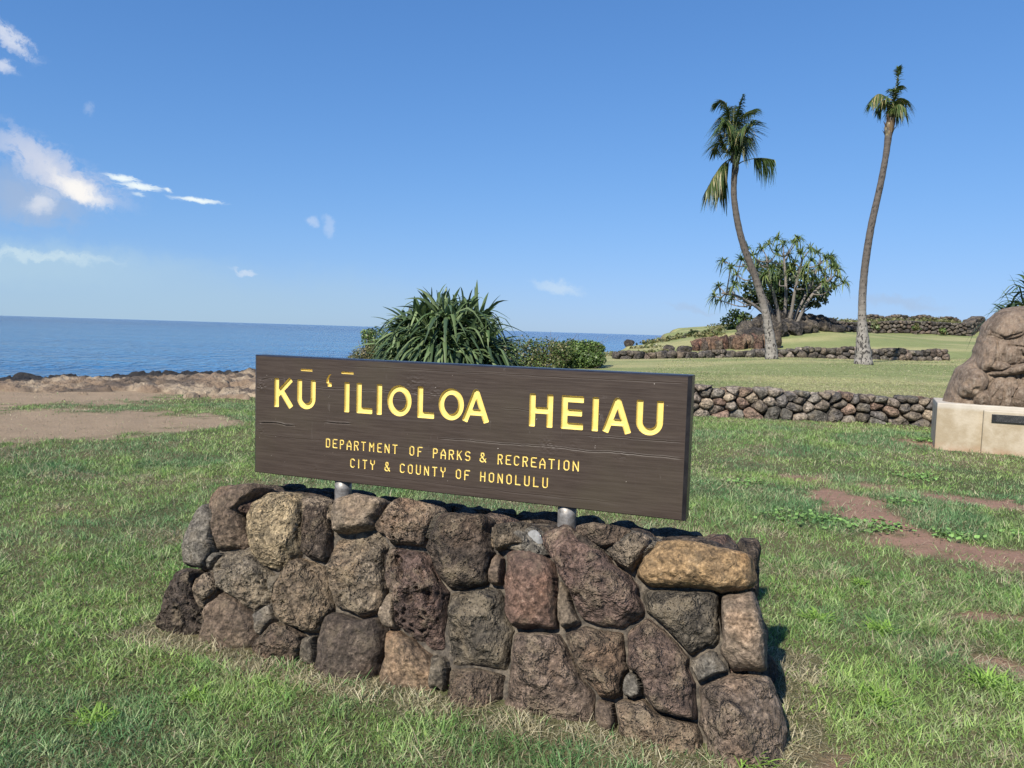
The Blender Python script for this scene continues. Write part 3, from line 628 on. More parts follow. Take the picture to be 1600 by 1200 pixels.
# strokes as centre lines: list of polylines in a (w x h) box; s = half stroke
def glyph(ch, w_, h, s, sq=False):
    a, b, c, d = s, w_-s, s, h-s; m = w_/2; hm = h/2
    if ch == 'K': return [[(a, 0), (a, h)], [(a, h*.40), (b+s*.15, h-.2*s)], [(a+.30*(b-a), h*.60), (b+s*.3, .2*s)]]
    if ch == 'I': return [[(m, 0), (m, h)]]
    if ch == 'L': return [[(a, 0), (a, h)], [(0, c), (w_, c)]]
    if ch == 'H': return [[(a, 0), (a, h)], [(b, 0), (b, h)], [(a, hm), (b, hm)]]
    if ch == 'E': 
        if sq: return [[(w_, c), (a+s, c), (a, c+s), (a, d-s), (a+s, d), (w_, d)], [(a, hm), (w_*.85, hm)]]
        return [[(a, 0), (a, h)], [(0, c), (w_, c)], [(0, d), (w_, d)], [(0, hm), (w_*.94, hm)]]
    if ch == 'F': return [[(a, 0), (a, d-s), (a+s, d), (w_, d)], [(a, hm), (w_*.85, hm)]]
    if ch == 'A':
        if sq: return [[(a, 0), (a, h*.55), (m-s*.5, d), (m+s*.5, d), (b, h*.55), (b, 0)], [(a, h*.36), (b, h*.36)]]
        return [[(s*.75, 0), (m, h-s*.3)], [(w_-s*.75, 0), (m, h-s*.3)], [(w_*.2, h*.30), (w_*.8, h*.30)], [(m-s*.6, h-s*.7), (m+s*.6, h-s*.7)]]
    k = min(w_, h)*.22
    if ch == 'U':
        if sq: return [[(a, h), (a, c+k), (a+k, c), (b-k, c), (b, c+k), (b, h)]]
        r = (b-a)/2; return [[(a, h), (a, c+r)], [(b, h), (b, c+r)], arc(m, c+r, r, r, 180, 360)]
    if ch == 'O':
        if sq: return [[(a, c+k), (a+k, c), (b-k, c), (b, c+k), (b, d-k), (b-k, d), (a+k, d), (a, d-k), (a, c+k)]]
        return [arc(m, hm, m-s, hm-s, 0, 360, 40)]
    if ch == 'D': return [[(a, c), (b-k, c), (b, c+k), (b, d-k), (b-k, d), (a, d), (a, c)]]
    if ch == 'P': return [[(a, 0), (a, d), (b-k, d), (b, d-k), (b, hm+k-.001), (b-k, hm-.001), (a, hm-.001)]]
    if ch == 'R': return [[(a, 0), (a, d), (b-k, d), (b, d-k), (b, hm+k), (b-k, hm), (a, hm)], [(m, hm), (b, 0)]]
    if ch == 'T': return [[(0, d), (w_, d)], [(m, 0), (m, h)]]
    if ch == 'M': return [[(a, 0), (a, h)], [(b, 0), (b, h)], [(a, d), (m, h*.45)], [(b, d), (m, h*.45)]]
    if ch == 'N': return [[(a, 0), (a, h)], [(b, 0), (b, h)], [(a, d), (b, c)]]
    if ch == 'S': return [[(b, d-k*.8), (b-k, d), (a+k, d), (a, d-k), (a, hm+k*.6), (a+k, hm), (b-k, hm), (b, hm-k*.6), (b, c+k), (b-k, c), (a+k, c), (a, c+k*.8)]]
    if ch == 'C': return [[(b, d-k), (b-k, d), (a+k, d), (a, d-k), (a, c+k), (a+k, c), (b-k, c), (b, c+k)]]
    if ch == 'Y': return [[(a, h), (a, h*.68), (m, hm), (b, h*.68), (b, h)], [(m, hm), (m, 0)]]
    if ch == '&': return [[(b, c), (a+k*.6, h*.68), (a+k*.8, d), (m+k*.3, d), (m+k*.6, h*.70), (a, h*.36), (a, c+k*.7), (a+k, c), (m+k*.2, c), (b, h*.40)]]
    if ch == '-': return [[(0, hm), (w_, hm)]]
    return []
LET = []   # (char, u0, v0, w, h, half stroke, square style)
for ch, u0, u1 in [('K', .129, .243), ('U', .268, .377), ('I', .544, .573), ('L', .613, .702), ('I', .726, .754), ('O', .784, .914), ('L', .946, 1.034), ('O', 1.056, 1.185), ('A', 1.180, 1.310),
                   ('H', 1.504, 1.614), ('E', 1.653, 1.753), ('I', 1.791, 1.820), ('A', 1.841, 1.962), ('U', 1.983, 2.097)]:
    LET.append((ch, u0, .350, u1-u0, .147, .0142, False))
LET.append(('-', .288, .540, .069, .010, .005, False)); LET.append(('-', .525, .537, .070, .010, .005, False))
def words(txt, us, v0, h):
    for ch, (u0, u1) in zip(txt.replace(' ', ''), us): LET.append((ch, u0, v0, u1-u0, h, .0030, True))
words('DEPARTMENT OF PARKS & RECREATION', [(.441, .466), (.480, .506), (.522, .546), (.561, .589), (.603, .630), (.643, .670), (.688, .716), (.733, .757), (.773, .801), (.816, .844), (.908, .934), (.951, .975),
      (1.032, 1.057), (1.072, 1.100), (1.114, 1.141), (1.156, 1.182), (1.197, 1.224), (1.270, 1.304), (1.359, 1.384), (1.398, 1.423), (1.438, 1.464), (1.479, 1.505), (1.519, 1.545), (1.559, 1.588), (1.601, 1.631), (1.644, 1.655), (1.671, 1.698), (1.712, 1.741)], .168, .046)
us = []; u = .583
for wd in ('CITY', '&', 'COUNTY', 'OF', 'HONOLULU'):
    for ch in wd:
        w_ = .010 if ch == 'I' else (.031 if ch == '&' else .0265); us.append((u, u+w_)); u += w_+.0163
    u += .0365
sc_ = (1.602-.583)/(us[-1][1]-.583); us = [(.583+(a-.583)*sc_, .583+(b-.583)*sc_) for a, b in us]
words('CITY & COUNTY OF HONOLULU', us, .080, .046)
gu0, gu1, gv0, gv1 = .016, SW-.016, .006, SH-.006
NU, NV = 1240, 342
gu = np.linspace(gu0, gu1, NU); gv_ = np.linspace(gv0, gv1, NV); GU, GV = np.meshgrid(gu, gv_); SDF = np.full(GU.shape, .05); IDX = np.full(GU.shape, -1)
for li, (ch, u0, v0, w_, h, s, sq) in enumerate(LET+[('okina', .438, .470, .031, .060, .009, False)]):
    i0, i1 = np.searchsorted(gu, (u0-.02, u0+w_+.02)); j0, j1 = np.searchsorted(gv_, (v0-.02, v0+h+.02)); sl_ = (slice(j0, j1), slice(i0, i1))
    P = np.stack([GU[sl_]-u0, GV[sl_]-v0], -1); D = np.full(P.shape[:2], 1.)
    if ch == 'okina':
        a_ = arc(.030, .026, .021, .033, 92, 185, 14)
        for k, (p, q) in enumerate(zip(a_[:-1], a_[1:])):
            d, t_ = seg(P, np.array(p), np.array(q)); D = np.minimum(D, d-(.0015+.0062*(k+t_)/13))
        D = np.minimum(D, np.maximum(np.abs(P[..., 0]-.0205)-.0115, np.abs(P[..., 1]-.010)-.010))
    else:
        for pl in glyph(ch, w_, h, s, sq):
            for k, (p, q) in enumerate(zip(pl[:-1], pl[1:])):
                p, q = np.array(p, float), np.array(q, float); L = np.linalg.norm(q-p)
                if L < 1e-6: continue
                d, _ = seg(P, p, q)
                if len(pl) == 2:                      # straight stroke: nearly square ends
                    e = (q-p)/L; al = (P-p)@e-L/2; ac = np.abs((P-p)@np.array([-e[1], e[0]])); r_ = s*.35
                    dx = np.maximum(np.abs(al)-L/2+r_, 0); dy = np.maximum(ac-s+r_, 0); D = np.minimum(D, np.hypot(dx, dy)-r_+np.minimum(np.maximum(np.abs(al)-L/2+r_, ac-s+r_), 0))
                else: D = np.minimum(D, d-s)
    m_ = D < SDF[sl_]; SDF[sl_] = np.where(m_, D, SDF[sl_]); IDX[sl_] = np.where(m_, li, IDX[sl_])
gyy, gxx = np.gradient(SDF, gv_[1]-gv_[0], gu[1]-gu[0]); nr = np.maximum(np.hypot(gxx, gyy), .3); ce = gu[1]-gu[0]
snap = (np.abs(SDF) < .62*ce) & (GU > .05); GU2 = GU-np.where(snap, SDF*gxx/nr**2, 0); GV2 = GV-np.where(snap, SDF*gyy/nr**2, 0); SDFs = np.where(snap, 0, SDF)
big_ = GV > .25; tt = np.clip(-SDFs/np.where(big_, .0075, .0035), 0, 1); dep = np.where(big_, .011, .0045)*np.sqrt(1-(1-tt)**2)
Pn = np.stack([GU*1.0, GV*16, 0*GU], -1); rel = .0002*fbm(Pn, 6, 4, 101)+.0003*np.minimum(0, fbm(Pn, 2.2, 3, 103))
Pw = np.stack([GU, GV, 0*GU], -1)
def crack(u0, u1, v, amp, wob=.004, wd=.0016):
    global rel
    vv = v+wob*vnoise(np.stack([GU*9, 0*GU+v*50, 0*GU], -1), 1, 5)+.4*wob*vnoise(np.stack([GU*40, 0*GU+v*50, 0*GU], -1), 1, 6)
    d = np.abs(GV-vv); amp = amp*1.5; k = sstep(u0, u0+.05, GU)*sstep(u1, u1-.05, GU); rel = rel-amp*np.exp(-(d/wd)**2)*k+amp*.7*np.exp(-((GV-vv-2.2*wd)/wd)**2)*k
crack(.02, .27, .262, .0035, .005, .0024); crack(.42, .60, .292, .003, .004, .0022); crack(1.05, 2.2, .262, .0014, .003); crack(.3, 1.1, .462, .0012); crack(1.75, 2.2, .33, .0008)
crack(.05, .5, .495, .001); crack(.5, 2.2, .575, .0006, .002); crack(1.35, 1.6, .42, .0006); crack(.02, .1, .482, .003, .006, .0024); crack(.7, .95, .43, .001); crack(.05, 1.2, .20, .0005); crack(.3, 1.9, .045, .0005)
for (uu, vv_, rr_, am) in [(.045, .455, .035, .005), (.03, .225, .04, .003), (.93, .50, .06, .0022), (1.03, .47, .05, .0016), (1.6, .268, .05, .002), (1.72, .27, .03, .0015), (.38, .062, .012, .002), (1.93, .25, .03, .0014)]:
    k = np.exp(-(((GU-uu)/rr_)**2+((GV-vv_)/(rr_*.8))**2)); rel = rel+am*k*(1-2*np.abs(fbm(Pw*np.array([1, 1.4, 1]), 38, 3, 107)))*.9
edge_ = np.minimum(np.minimum(GU-gu0, gu1-GU), np.minimum(GV-gv0, gv1-GV)); rel = rel*sstep(0, .01, edge_)*sstep(-.001, .004, SDF)
W3 = L2W(np.stack([GU2, rel-dep, GV2+SB], -1)).reshape(-1, 3)
Fq = grid_faces(NV, NU); fs = SDFs.ravel()[Fq].mean(1); fi = IDX.ravel()[Fq[:, 0]]
def sub(name, faces, mat):
    us_ = np.unique(faces); mp = np.zeros(len(W3), int); mp[us_] = np.arange(len(us_)); return obj(name, W3[us_], mp[faces], mat=mat, parent=sign)
inside = fs < -1e-6
sub('board_face', Fq[~inside], M_BOARD)
for li in range(len(LET)+1):
    f_ = Fq[inside & (fi == li)]
    if len(f_): sub('okina' if li == len(LET) else ('macron' if LET[li][0] == '-' else 'letter'), f_, M_YEL)
# board body with chamfered edges
bb = MB()
def ring(i, j, n): return [(i, n, j), (SW-i, n, j), (SW-i, n, SH-j), (i, n, SH-j)]
rings_ = [ring(.016, .006, 0), ring(0, 0, -.014), ring(0, 0, -ST+.010), ring(.010, .006, -ST)]
V = np.array(sum(rings_, []), float); V[:, 2] += SB; Q = []
for k in range(3):
    for i in range(4): Q.append([k*4+i, k*4+(i+1) % 4, (k+1)*4+(i+1) % 4, (k+1)*4+i])
Q.append([15, 14, 13, 12]); bb.add(L2W(V), Q, col=(.1, .1, .1)); bb.build('board', m_simple('shaded_edge_paint', (.014, .012, .014), (.030, .027, .028), 12, .35, .2, .003), sign, smooth=False)  # edge colour darker than the face, with the unlit end's shade put in
M_STEEL = m_simple('galvanised_steel', (.13, .12, .11), (.30, .29, .28), 30, .5, .3, .003, .5)
for u in (.512, 1.680):
    pb = MB(); pb.tube([L2W([u, -.052, z]) for z in (.50, .60, .68, .735)], .042, 28, (.3, .3, .3)); pb.build('post', M_STEEL, sign)

# ------------------------------------------------------------------ dry-stone walls
def course_wall(rng, path, H0, thick, sw, mat, cols, label, cat, group=None, topf=None, parts=0, courses=None, sub=3, name='dry_stone_wall'):
    path = [np.array(p, float) for p in path]; L = [0]
    for a, b in zip(path[:-1], path[1:]): L.append(L[-1]+np.linalg.norm(b-a))
    tot = L[-1]
    def pos(s):
        s = min(max(s, 0), tot); k = min(max(np.searchsorted(L, s)-1, 0), len(path)-2); t = (s-L[k])/(L[k+1]-L[k]); p = path[k]+(path[k+1]-path[k])*t; e = (path[k+1]-path[k])/(L[k+1]-L[k]); return p, e
    mid = pos(tot/2)[0]; th = empty(name, (*mid, float(hgt(*mid))), label, cat, group)
    allr = []; tf = (lambda s_: H0) if topf is None else (lambda s_: topf(min(max(s_/tot, 0), 1)))
    for side in (1, -1):
        pts = scatter(rng, tot, tf, sw, 1.3)
        for poly in vcells(pts, tot, tf, 1.3):
            if poly is None: continue
            cx = poly[:, 0].mean(); w_ = np.ptp(poly[:, 0]); h_ = np.ptp(poly[:, 1]); p, e = pos(cx)
            V, T_ = cell_rock(rng, poly, thick*.66, sub, rng.uniform(.98, 1.10), 8, .07); V[:, 0] -= cx; hc = poly[:, 1].mean(); V = rotm(V-[0, 0, hc], rng, .10)+[0, 0, hc]
            nrm = np.array([e[1], -e[0]])*side; V = rotz(V, math.atan2(e[1], e[0])); q = p+nrm*(thick*.22-.12*thick*hc/max(H0, .01)+rng.normal(0, .03*thick)); V += np.array([q[0], q[1], float(hgt(q[0], q[1]))])
            allr.append((side, q, w_*h_, V, T_, np.array(cols[rng.integers(len(cols))])*rng.uniform(.7, 1.35)*1.12))
    front_ = [r for r in allr if r[0] == 1 and (abs((r[1][0])/r[1][1]) < .72)]; front_.sort(key=lambda r: -r[2]); keep = {id(r) for r in front_[:parts]}
    rest = MB()
    for r in allr:
        if id(r) in keep: obj('stone', r[3], None, r[4], mat, th, np.tile(r[5], (len(r[3]), 1)), smooth=sub > 2)
        else: rest.add(r[3], None, r[4], r[5])
    o = rest.build('wall_stones', mat, th)
    if parts: o['kind'] = 'stuff'
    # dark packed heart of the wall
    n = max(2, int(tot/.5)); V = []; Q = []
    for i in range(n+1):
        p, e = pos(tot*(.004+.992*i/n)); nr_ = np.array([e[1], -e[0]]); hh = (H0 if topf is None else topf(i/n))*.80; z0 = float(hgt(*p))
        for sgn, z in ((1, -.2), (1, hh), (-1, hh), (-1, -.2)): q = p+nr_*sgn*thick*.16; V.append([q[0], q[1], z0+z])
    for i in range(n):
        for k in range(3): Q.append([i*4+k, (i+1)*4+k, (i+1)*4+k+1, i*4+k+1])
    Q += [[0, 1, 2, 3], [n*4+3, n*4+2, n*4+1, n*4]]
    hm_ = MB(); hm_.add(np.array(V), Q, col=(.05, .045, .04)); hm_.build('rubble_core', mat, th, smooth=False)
    return th
rw = np.random.default_rng(21)
GREYS = [(.15, .14, .12), (.19, .17, .145), (.26, .22, .18), (.11, .10, .092), (.17, .14, .115), (.31, .25, .185), (.22, .15, .115)]
DARKS = [(.075, .066, .058), (.10, .09, .075), (.055, .05, .046), (.14, .12, .10), (.11, .085, .07)]
wl, wr = at(1030, 646, z=0)[:2], at(1470, 664, z=0)[:2]; we = wr+(wr-wl)/np.linalg.norm(wr-wl)*9
course_wall(rw, [wl, wr, we], .58, .55, .26, M_WALL, GREYS, 'knee-high dry stone wall of grey field stones running to the concrete plinth', 'wall',
            topf=lambda t: .58-.11*min(1, t*2.2)+.025*math.sin(t*60)+.02*math.sin(t*143), parts=98, sub=3)
p1 = [at(958, 561, Y=35)[:2], at(1100, 559, Y=36)[:2], at(1300, 560, Y=37)[:2], at(1478, 563, Y=38)[:2]]
course_wall(rw, p1, .50, .6, .42, M_FAR, [tuple(1.25*c for c in d) for d in DARKS], 'long low dark stone wall crossing the lawn just behind the two palm trunks', 'wall', topf=lambda t: .34+.22*sstep(.35, .7, t)+.05*math.sin(t*47)-.2*sstep(.97, 1, t), parts=0, sub=2)
p2 = [at(1225, 520, Y=62)[:2], at(1350, 520, Y=61)[:2], at(1507, 524, Y=60)[:2], at(1530, 520, Y=68)[:2]]
course_wall(rw, p2, 1.0, 1.0, .42, M_FAR, DARKS, 'tall dark stone retaining wall of the temple platform on the hilltop, far right', 'wall', topf=lambda t: .86+.03*math.sin(t*19)+.22*t, parts=0, sub=2)
p3 = [at(1352, 503, Y=74)[:2], at(1500, 506, Y=73)[:2]]
course_wall(rw, p3, .55, .8, .5, M_FAR, DARKS, 'low dark rubble ridge on top of the temple platform behind the tall wall', 'wall', topf=lambda t: .45+.12*math.sin(t*23), parts=0, sub=2)
# lava outcrops on the slope
def outcrop(name, label, spots, rng, mat, cols, group=None):
    c = np.mean([[s[0], s[1]] for s in spots], 0); th = empty(name, (*c, float(hgt(*c))), label, 'rock outcrop', group); mb = MB()
    for (x, y, sx, sy, sz, dz) in spots:
        V, T_ = rock(rng, (sx, sy, sz), 4, 12, .09); V = rotz(V, rng.uniform(-.3, .3)); z = float(hgt(x, y)); V += [x, y, z+dz]
        mb.add(V, None, T_, np.array(cols[rng.integers(len(cols))])*rng.uniform(.7, 1.3))
    mb.build('lava_rock', mat, th); return th
ro_ = np.random.default_rng(31); S = []
for px in np.arange(1088, 1212, 6.5):
    x, y, _ = at(px, 540, Y=44+ro_.normal(0, .3)); t = (px-1088)/124; S.append((x, y, ro_.uniform(.35, .8), .9, ro_.uniform(.7, 1.1)*(1.0+.5*t), .12+.2*t))
    x, y, _ = at(px, 530, Y=47+ro_.normal(0, .5)); S.append((x, y, ro_.uniform(.5, 1.2), .8, ro_.uniform(.35, .7), .15))
outcrop('lava_outcrop', 'rust brown broken lava ledge on the slope left of the left palm trunk', S, ro_, M_FAR, [(.16, .085, .06), (.13, .075, .055), (.09, .07, .055), (.19, .12, .08)])
S = []
for px in np.arange(1165, 1350, 7):
    t = (px-1165)/185; Yd = 47+5*t; x, y, _ = at(px, 530, Y=Yd+ro_.normal(0, .4)); k = .8*max(.55, 1.55-1.5*abs(t-.28)); S.append((x, y, ro_.uniform(.7, 1.5), 1.2, ro_.uniform(.7, 1.0)*1.2*k, .30*k))
    if t < .7: x, y, _ = at(px, 520, Y=Yd+2.2); S.append((x, y, ro_.uniform(.8, 1.5), 1.2, ro_.uniform(.9, 1.3)*k, .5*k))
outcrop('lava_outcrop', 'black lava boulders heaped at the foot of the spiky-headed tree between the palm trunks', S, ro_, M_FAR, [(.05, .045, .042), (.035, .032, .03), (.08, .07, .06)])
for (px, py, Yd, s, lb) in [(1070, 546, 42, .7, 'single dark boulder in the grass left of the rusty lava ledge'), (1073, 524, 56, .5, 'small dark boulder on the crest of the headland'), (983, 534, 52, .6, 'dark rock sticking up beside the sea just right of the round bush'),
                            (1046, 541, 44, .55, 'small boulder on the headland slope above the left end of the low wall')]:
    x, y, z = at(px, py, Y=Yd); V, T_ = rock(ro_, (s*1.3, s, s), 4, 11, .08); z = float(hgt(x, y)); V += [x, y, z+s*.25]
    tag(obj('boulder', V, None, T_, M_FAR, None, np.tile([.06, .052, .045], (len(V), 1))), lb, 'boulder', 'loose boulders on the headland')

# ------------------------------------------------------------------ carved boulder on its plinth
def remeshed(V, T_, vox, smooth_it=2):
    me = mesh_np('tmp', V, None, T_); o = bpy.data.objects.new('tmp', me); C.objects.link(o)
    m = o.modifiers.new('r', 'REMESH'); m.mode = 'VOXEL'; m.voxel_size = vox
    if smooth_it: s = o.modifiers.new('s', 'SMOOTH'); s.iterations = smooth_it; s.factor = .5
    dg = bpy.context.evaluated_depsgraph_get(); me2 = bpy.data.meshes.new_from_object(o.evaluated_get(dg))
    n = len(me2.vertices); co = np.zeros(n*3); me2.vertices.foreach_get('co', co); Fs = [p.vertices[:] for p in me2.polygons]; nn = np.zeros(n*3); me2.vertices.foreach_get('normal', nn)
    bpy.data.objects.remove(o); bpy.data.meshes.remove(me); bpy.data.meshes.remove(me2)
    return co.reshape(-1, 3), np.array([f for f in Fs if len(f) == 4]), np.array([f for f in Fs if len(f) == 3]).reshape(-1, 3), nn.reshape(-1, 3)
YS = 11.15
pc = at(1460, 700, z=0); pc2 = at(1521, 709, z=0)
PX0, PY0 = pc[0], pc[1]
plinth = empty('concrete_plinth', (PX0+.95, PY0+.5, 0), 'tan plastered concrete plinth with a black plaque, under the carved boulder', 'plinth')
M_CONC = None
def m_conc():
    m, t = material('stained_concrete'); co = t.add('ShaderNodeTexCoord').outputs['Object']; n = t.noise(co, 3, 6, .65); n2 = t.noise(co, 30, 4, .6); s = t.add('ShaderNodeSeparateXYZ', {0: co}).outputs[2]
    col = t.mix(t.ramp(n, .35, .65), (.29, .235, .155), (.40, .345, .26)); lowk = t.math('MULTIPLY', t.ramp(t.math('ADD', s, t.math('MULTIPLY', n, .25)), .22, .08), .6)
    col = t.mix(lowk, col, (.30, .17, .10)); col = t.mix(t.math('MULTIPLY', t.ramp(s, .55, .62), .5), col, (.50, .48, .44))
    finish(t, **{'Base Color': col, 'Roughness': .8, 'Normal': bump(t, n2, .4, .01)}); return m
M_CONC = m_conc()
def rbox(x0, x1, y0, y1, z0, z1, r=.012):
    import bmesh
    b = bmesh.new(); bmesh.ops.create_cube(b, size=1)
    for v in b.verts: v.co = Vector(((x0+x1)/2+v.co.x*(x1-x0), (y0+y1)/2+v.co.y*(y1-y0), (z0+z1)/2+v.co.z*(z1-z0)))
    bmesh.ops.bevel(b, geom=b.edges[:], offset=r, segments=2, affect='EDGES', profile=.5)
    V = np.array([v.co[:] for v in b.verts]); b.faces.ensure_lookup_table(); bmesh.ops.triangulate(b, faces=b.faces[:]); T_ = np.array([[v.index for v in f.verts] for f in b.faces]); b.free(); return V, T_
PA = R(-26)
def PW(V): return rotz(np.asarray(V, float), PA)+np.array([PX0, PY0, 0])
def pbox(name, mat, *a, r=.012):
    V, T_ = rbox(*a, r=r); V = PW(V); return obj(name, V, None, T_, mat, plinth, smooth=False)
PH = .655
pbox('base', M_CONC, 0, 1.92, .0, 1.15, -.1, PH)
pbox('plaque_pier', M_CONC, .565, 1.31, -.10, -.001, -.1, PH-.06)
pbox('plaque', m_simple('black_plaque', (.012, .012, .013), (.03, .03, .03), 20, .35, .1, .002), .66, 1.25, -.125, -.102, PH-.215, PH-.105, r=.004)
# the plaque's lines of fine lettering, too small to read in the photograph: thin raised strokes
tx = MB(); rt = np.random.default_rng(8)
for j in range(5):
    x = .71+.02*rt.random()
    while x < 1.19:
        L_ = rt.uniform(.008, .035); tx.box(x, x+L_, -.1268, -.1252, PH-.128-j*.017, PH-.1245-j*.017, X=PW); x += L_+.008
tx.build('plaque_lettering', m_simple('worn_bronze', (.10, .10, .10), (.16, .16, .15), 40, .5), plinth, smooth=False)
def sp3(px, py, dy=0.): return at(px, py, Y=11.40-.34*(px-1460)/108+dy)
SIL = [(1474, 640), (1473, 622), (1480, 598), (1494, 573), (1506, 568), (1519, 557), (1529, 530), (1539, 505), (1552, 490), (1572, 481), (1602, 477), (1640, 484), (1672, 510), (1700, 560), (1716, 610), (1716, 650), (1600, 655)]
Z8 = lambda x, y: (1420+x/4., 420+y/4.)
RT = np.array([math.cos(PA), math.sin(PA), 0]); RN = np.array([math.sin(PA), -math.cos(PA), 0])      # along and out of the carved face
SO = PW([[.95, .52, 0]])[0]
def on_face(px, py):                               # a carved point on the stone's middle plane
    d = np.array([(px-800)/F, (600-py)/F, 1.0]) @ RC; e = np.array([0, 0, EYE])-SO; t = -(e@RN)/(d@RN); P = e+d*t; return np.array([P@RT, P[2]])
sil = smooth_poly([on_face(*p) for p in SIL], 420); sc_c = on_face(1594, 590)
ths = np.arctan2(sil[:, 1]-sc_c[1], sil[:, 0]-sc_c[0]); NS, NR = 420, 150
ang = np.linspace(-np.pi, np.pi, NS, endpoint=False); od = np.argsort(ths); rad_ = np.interp(ang, np.r_[ths[od][-1]-2*np.pi, ths[od], ths[od][0]+2*np.pi], np.r_[np.linalg.norm(sil-sc_c, axis=1)[od][-1], np.linalg.norm(sil-sc_c, axis=1)[od], np.linalg.norm(sil-sc_c, axis=1)[od][0]])
rr_ = np.sin(np.linspace(0, np.pi/2, NR))
A2 = sc_c+np.stack([np.cos(ang), np.sin(ang)], 1)[None]*(rad_[None, :]*rr_[:, None])[..., None]; RRr = np.broadcast_to(rr_[:, None], (NR, NS))
lean_ = .30*np.clip((A2[..., 1]-PH)/1.4, 0, 1); mass = .40*np.clip(1-RRr**5, 0, 1)**.5
LOBES = [(600, 335, 135, 112, 20, .13), (478, 530, 60, 120, 8, .16), (600, 520, 95, 85, 0, .07), (370, 705, 108, 95, -35, .20), (262, 720, 60, 130, -12, .02), (445, 800, 55, 75, -25, .13), (525, 770, 55, 120, 15, .12), (605, 770, 52, 130, 5, .09),
         (720, 800, 95, 100, 0, .15), (790, 480, 120, 90, 0, .10), (840, 660, 110, 70, 0, .13), (470, 400, 40, 34, 0, .08), (690, 620, 200, 34, -14, .13), (560, 610, 70, 38, 12, .12), (900, 800, 110, 120, 0, .12), (960, 560, 90, 130, 0, .1), (330, 620, 60, 50, 30, .10)]
rel_ = np.zeros(RRr.shape)
for (x, y, rx, ry, tl, am) in LOBES:
    q = on_face(*Z8(x, y)); k = np.linalg.norm(on_face(*Z8(x+10, y))-q)/10; d = A2-q; a_ = R(-tl); dx = (d[..., 0]*math.cos(a_)+d[..., 1]*math.sin(a_))/(rx*k); dz = (-d[..., 0]*math.sin(a_)+d[..., 1]*math.cos(a_))/(ry*k)
    rel_ = np.maximum(rel_, am*np.clip(1.12-dx*dx-dz*dz, 0, 1)**.5)
GRV = [[(480, 378), (520, 400), (590, 430), (650, 415), (690, 403)], [(470, 640), (560, 632), (620, 610), (680, 590), (730, 580), (800, 590)], [(625, 860), (622, 790), (650, 745), (700, 718), (760, 705)], [(610, 478), (660, 482), (730, 492)], [(520, 600), (528, 540), (545, 470), (520, 440)],
       [(400, 860), (410, 800), (470, 740), (510, 690)], [(480, 860), (500, 790), (560, 720)], [(565, 850), (568, 760), (575, 700)], [(290, 800), (285, 700), (320, 640)], [(330, 800), (370, 780), (385, 740)], [(610, 480), (640, 400), (655, 300)], [(690, 640), (680, 680), (720, 700)], [(520, 860), (530, 800)], [(680, 860), (690, 820)]]
PITS = [(490, 468, 20, .07), (478, 540, 13, .04), (345, 710, 18, .06), (400, 742, 18, .06), (360, 790, 26, .08), (440, 468, 9, .05), (575, 540, 13, .04), (490, 375, 9, .05), (420, 672, 9, .04), (330, 762, 16, .06), (450, 800, 14, .04), (620, 350, 26, .06), (690, 340, 22, .05), (650, 680, 12, .04), (700, 650, 26, .06), (450, 830, 10, .04), (700, 540, 14, .04), (300, 690, 10, .04), (660, 300, 16, .05)]
for j, g_ in enumerate(GRV):
    for a, b in zip(g_[:-1], g_[1:]): d, _ = seg(A2, on_face(*Z8(*a)), on_face(*Z8(*b))); rel_ = rel_-(.035 if j < 4 else .020)*np.exp(-(d/.011)**2)
for (x, y, r_, dp) in PITS:
    d = np.linalg.norm(A2-on_face(*Z8(x, y)), axis=-1)/(r_*.0023); rel_ = rel_-dp*np.exp(-d**2)
A3 = np.concatenate([A2, 0*A2[..., :1]], -1); st_ = fbm(A3*np.array([2.4, .8, 1])+.22*fbm(A3, 3, 3, 113)[..., None], 5, 5, 111)
rel_ = rel_+.045*fbm(A3, 4, 5, 109)+.030*(1-np.abs(st_)-.8)+.010*fbm(A3, 26, 3, 118)-.014*sstep(.35, .12, cell(A3, 10, 115))*sstep(0, .4, fbm(A3, 4, 2, 116))
fade = np.clip(1-RRr**6, 0, 1); outn = mass-lean_+rel_*fade
rim_ = 1+.055*fbm(np.stack([np.cos(ang)*3, np.sin(ang)*3, 0*ang], 1), 1.6, 5, 119)[None, :]*RRr**2; A2 = sc_c+(A2-sc_c)*rim_[..., None]
Vf = SO+A2[..., :1]*RT+outn[..., None]*RN; Vf[..., 2] = A2[..., 1]
nb_r = 40; ii = np.linspace(0, NR-1, nb_r).astype(int)[::-1]; bk = -(.36*np.clip(1-RRr[ii]**5, 0, 1)**.5)-lean_[ii]+.04*fbm(A3[ii], 3, 3, 120)*fade[ii]; Vb = SO+A2[ii][..., :1]*RT+bk[..., None]*RN; Vb[..., 2] = A2[ii][..., 1]
V = np.concatenate([Vf.reshape(-1, 3), Vb[1:].reshape(-1, 3)]); V[:, 2] = np.maximum(V[:, 2], PH-.02); k = np.arange(NS)
Q = np.concatenate([np.stack([i*NS+k, i*NS+(k+1) % NS, (i+1)*NS+(k+1) % NS, (i+1)*NS+k], 1) for i in range(NR+nb_r-2)]); Q = Q[:, ::-1]; T_ = []
m_st, t = material('weathered_carving'); co = t.add('ShaderNodeTexCoord').outputs['Object']; n = t.noise(co, 5, 6, .65, 1.0); n2 = t.noise(co, 26, 5, .7)
stv = t.add('ShaderNodeVectorMath', {0: co, 1: (9, 9, 1.6)}, operation='MULTIPLY').outputs[0]; n3 = t.noise(stv, 3, 5, .7, .6)
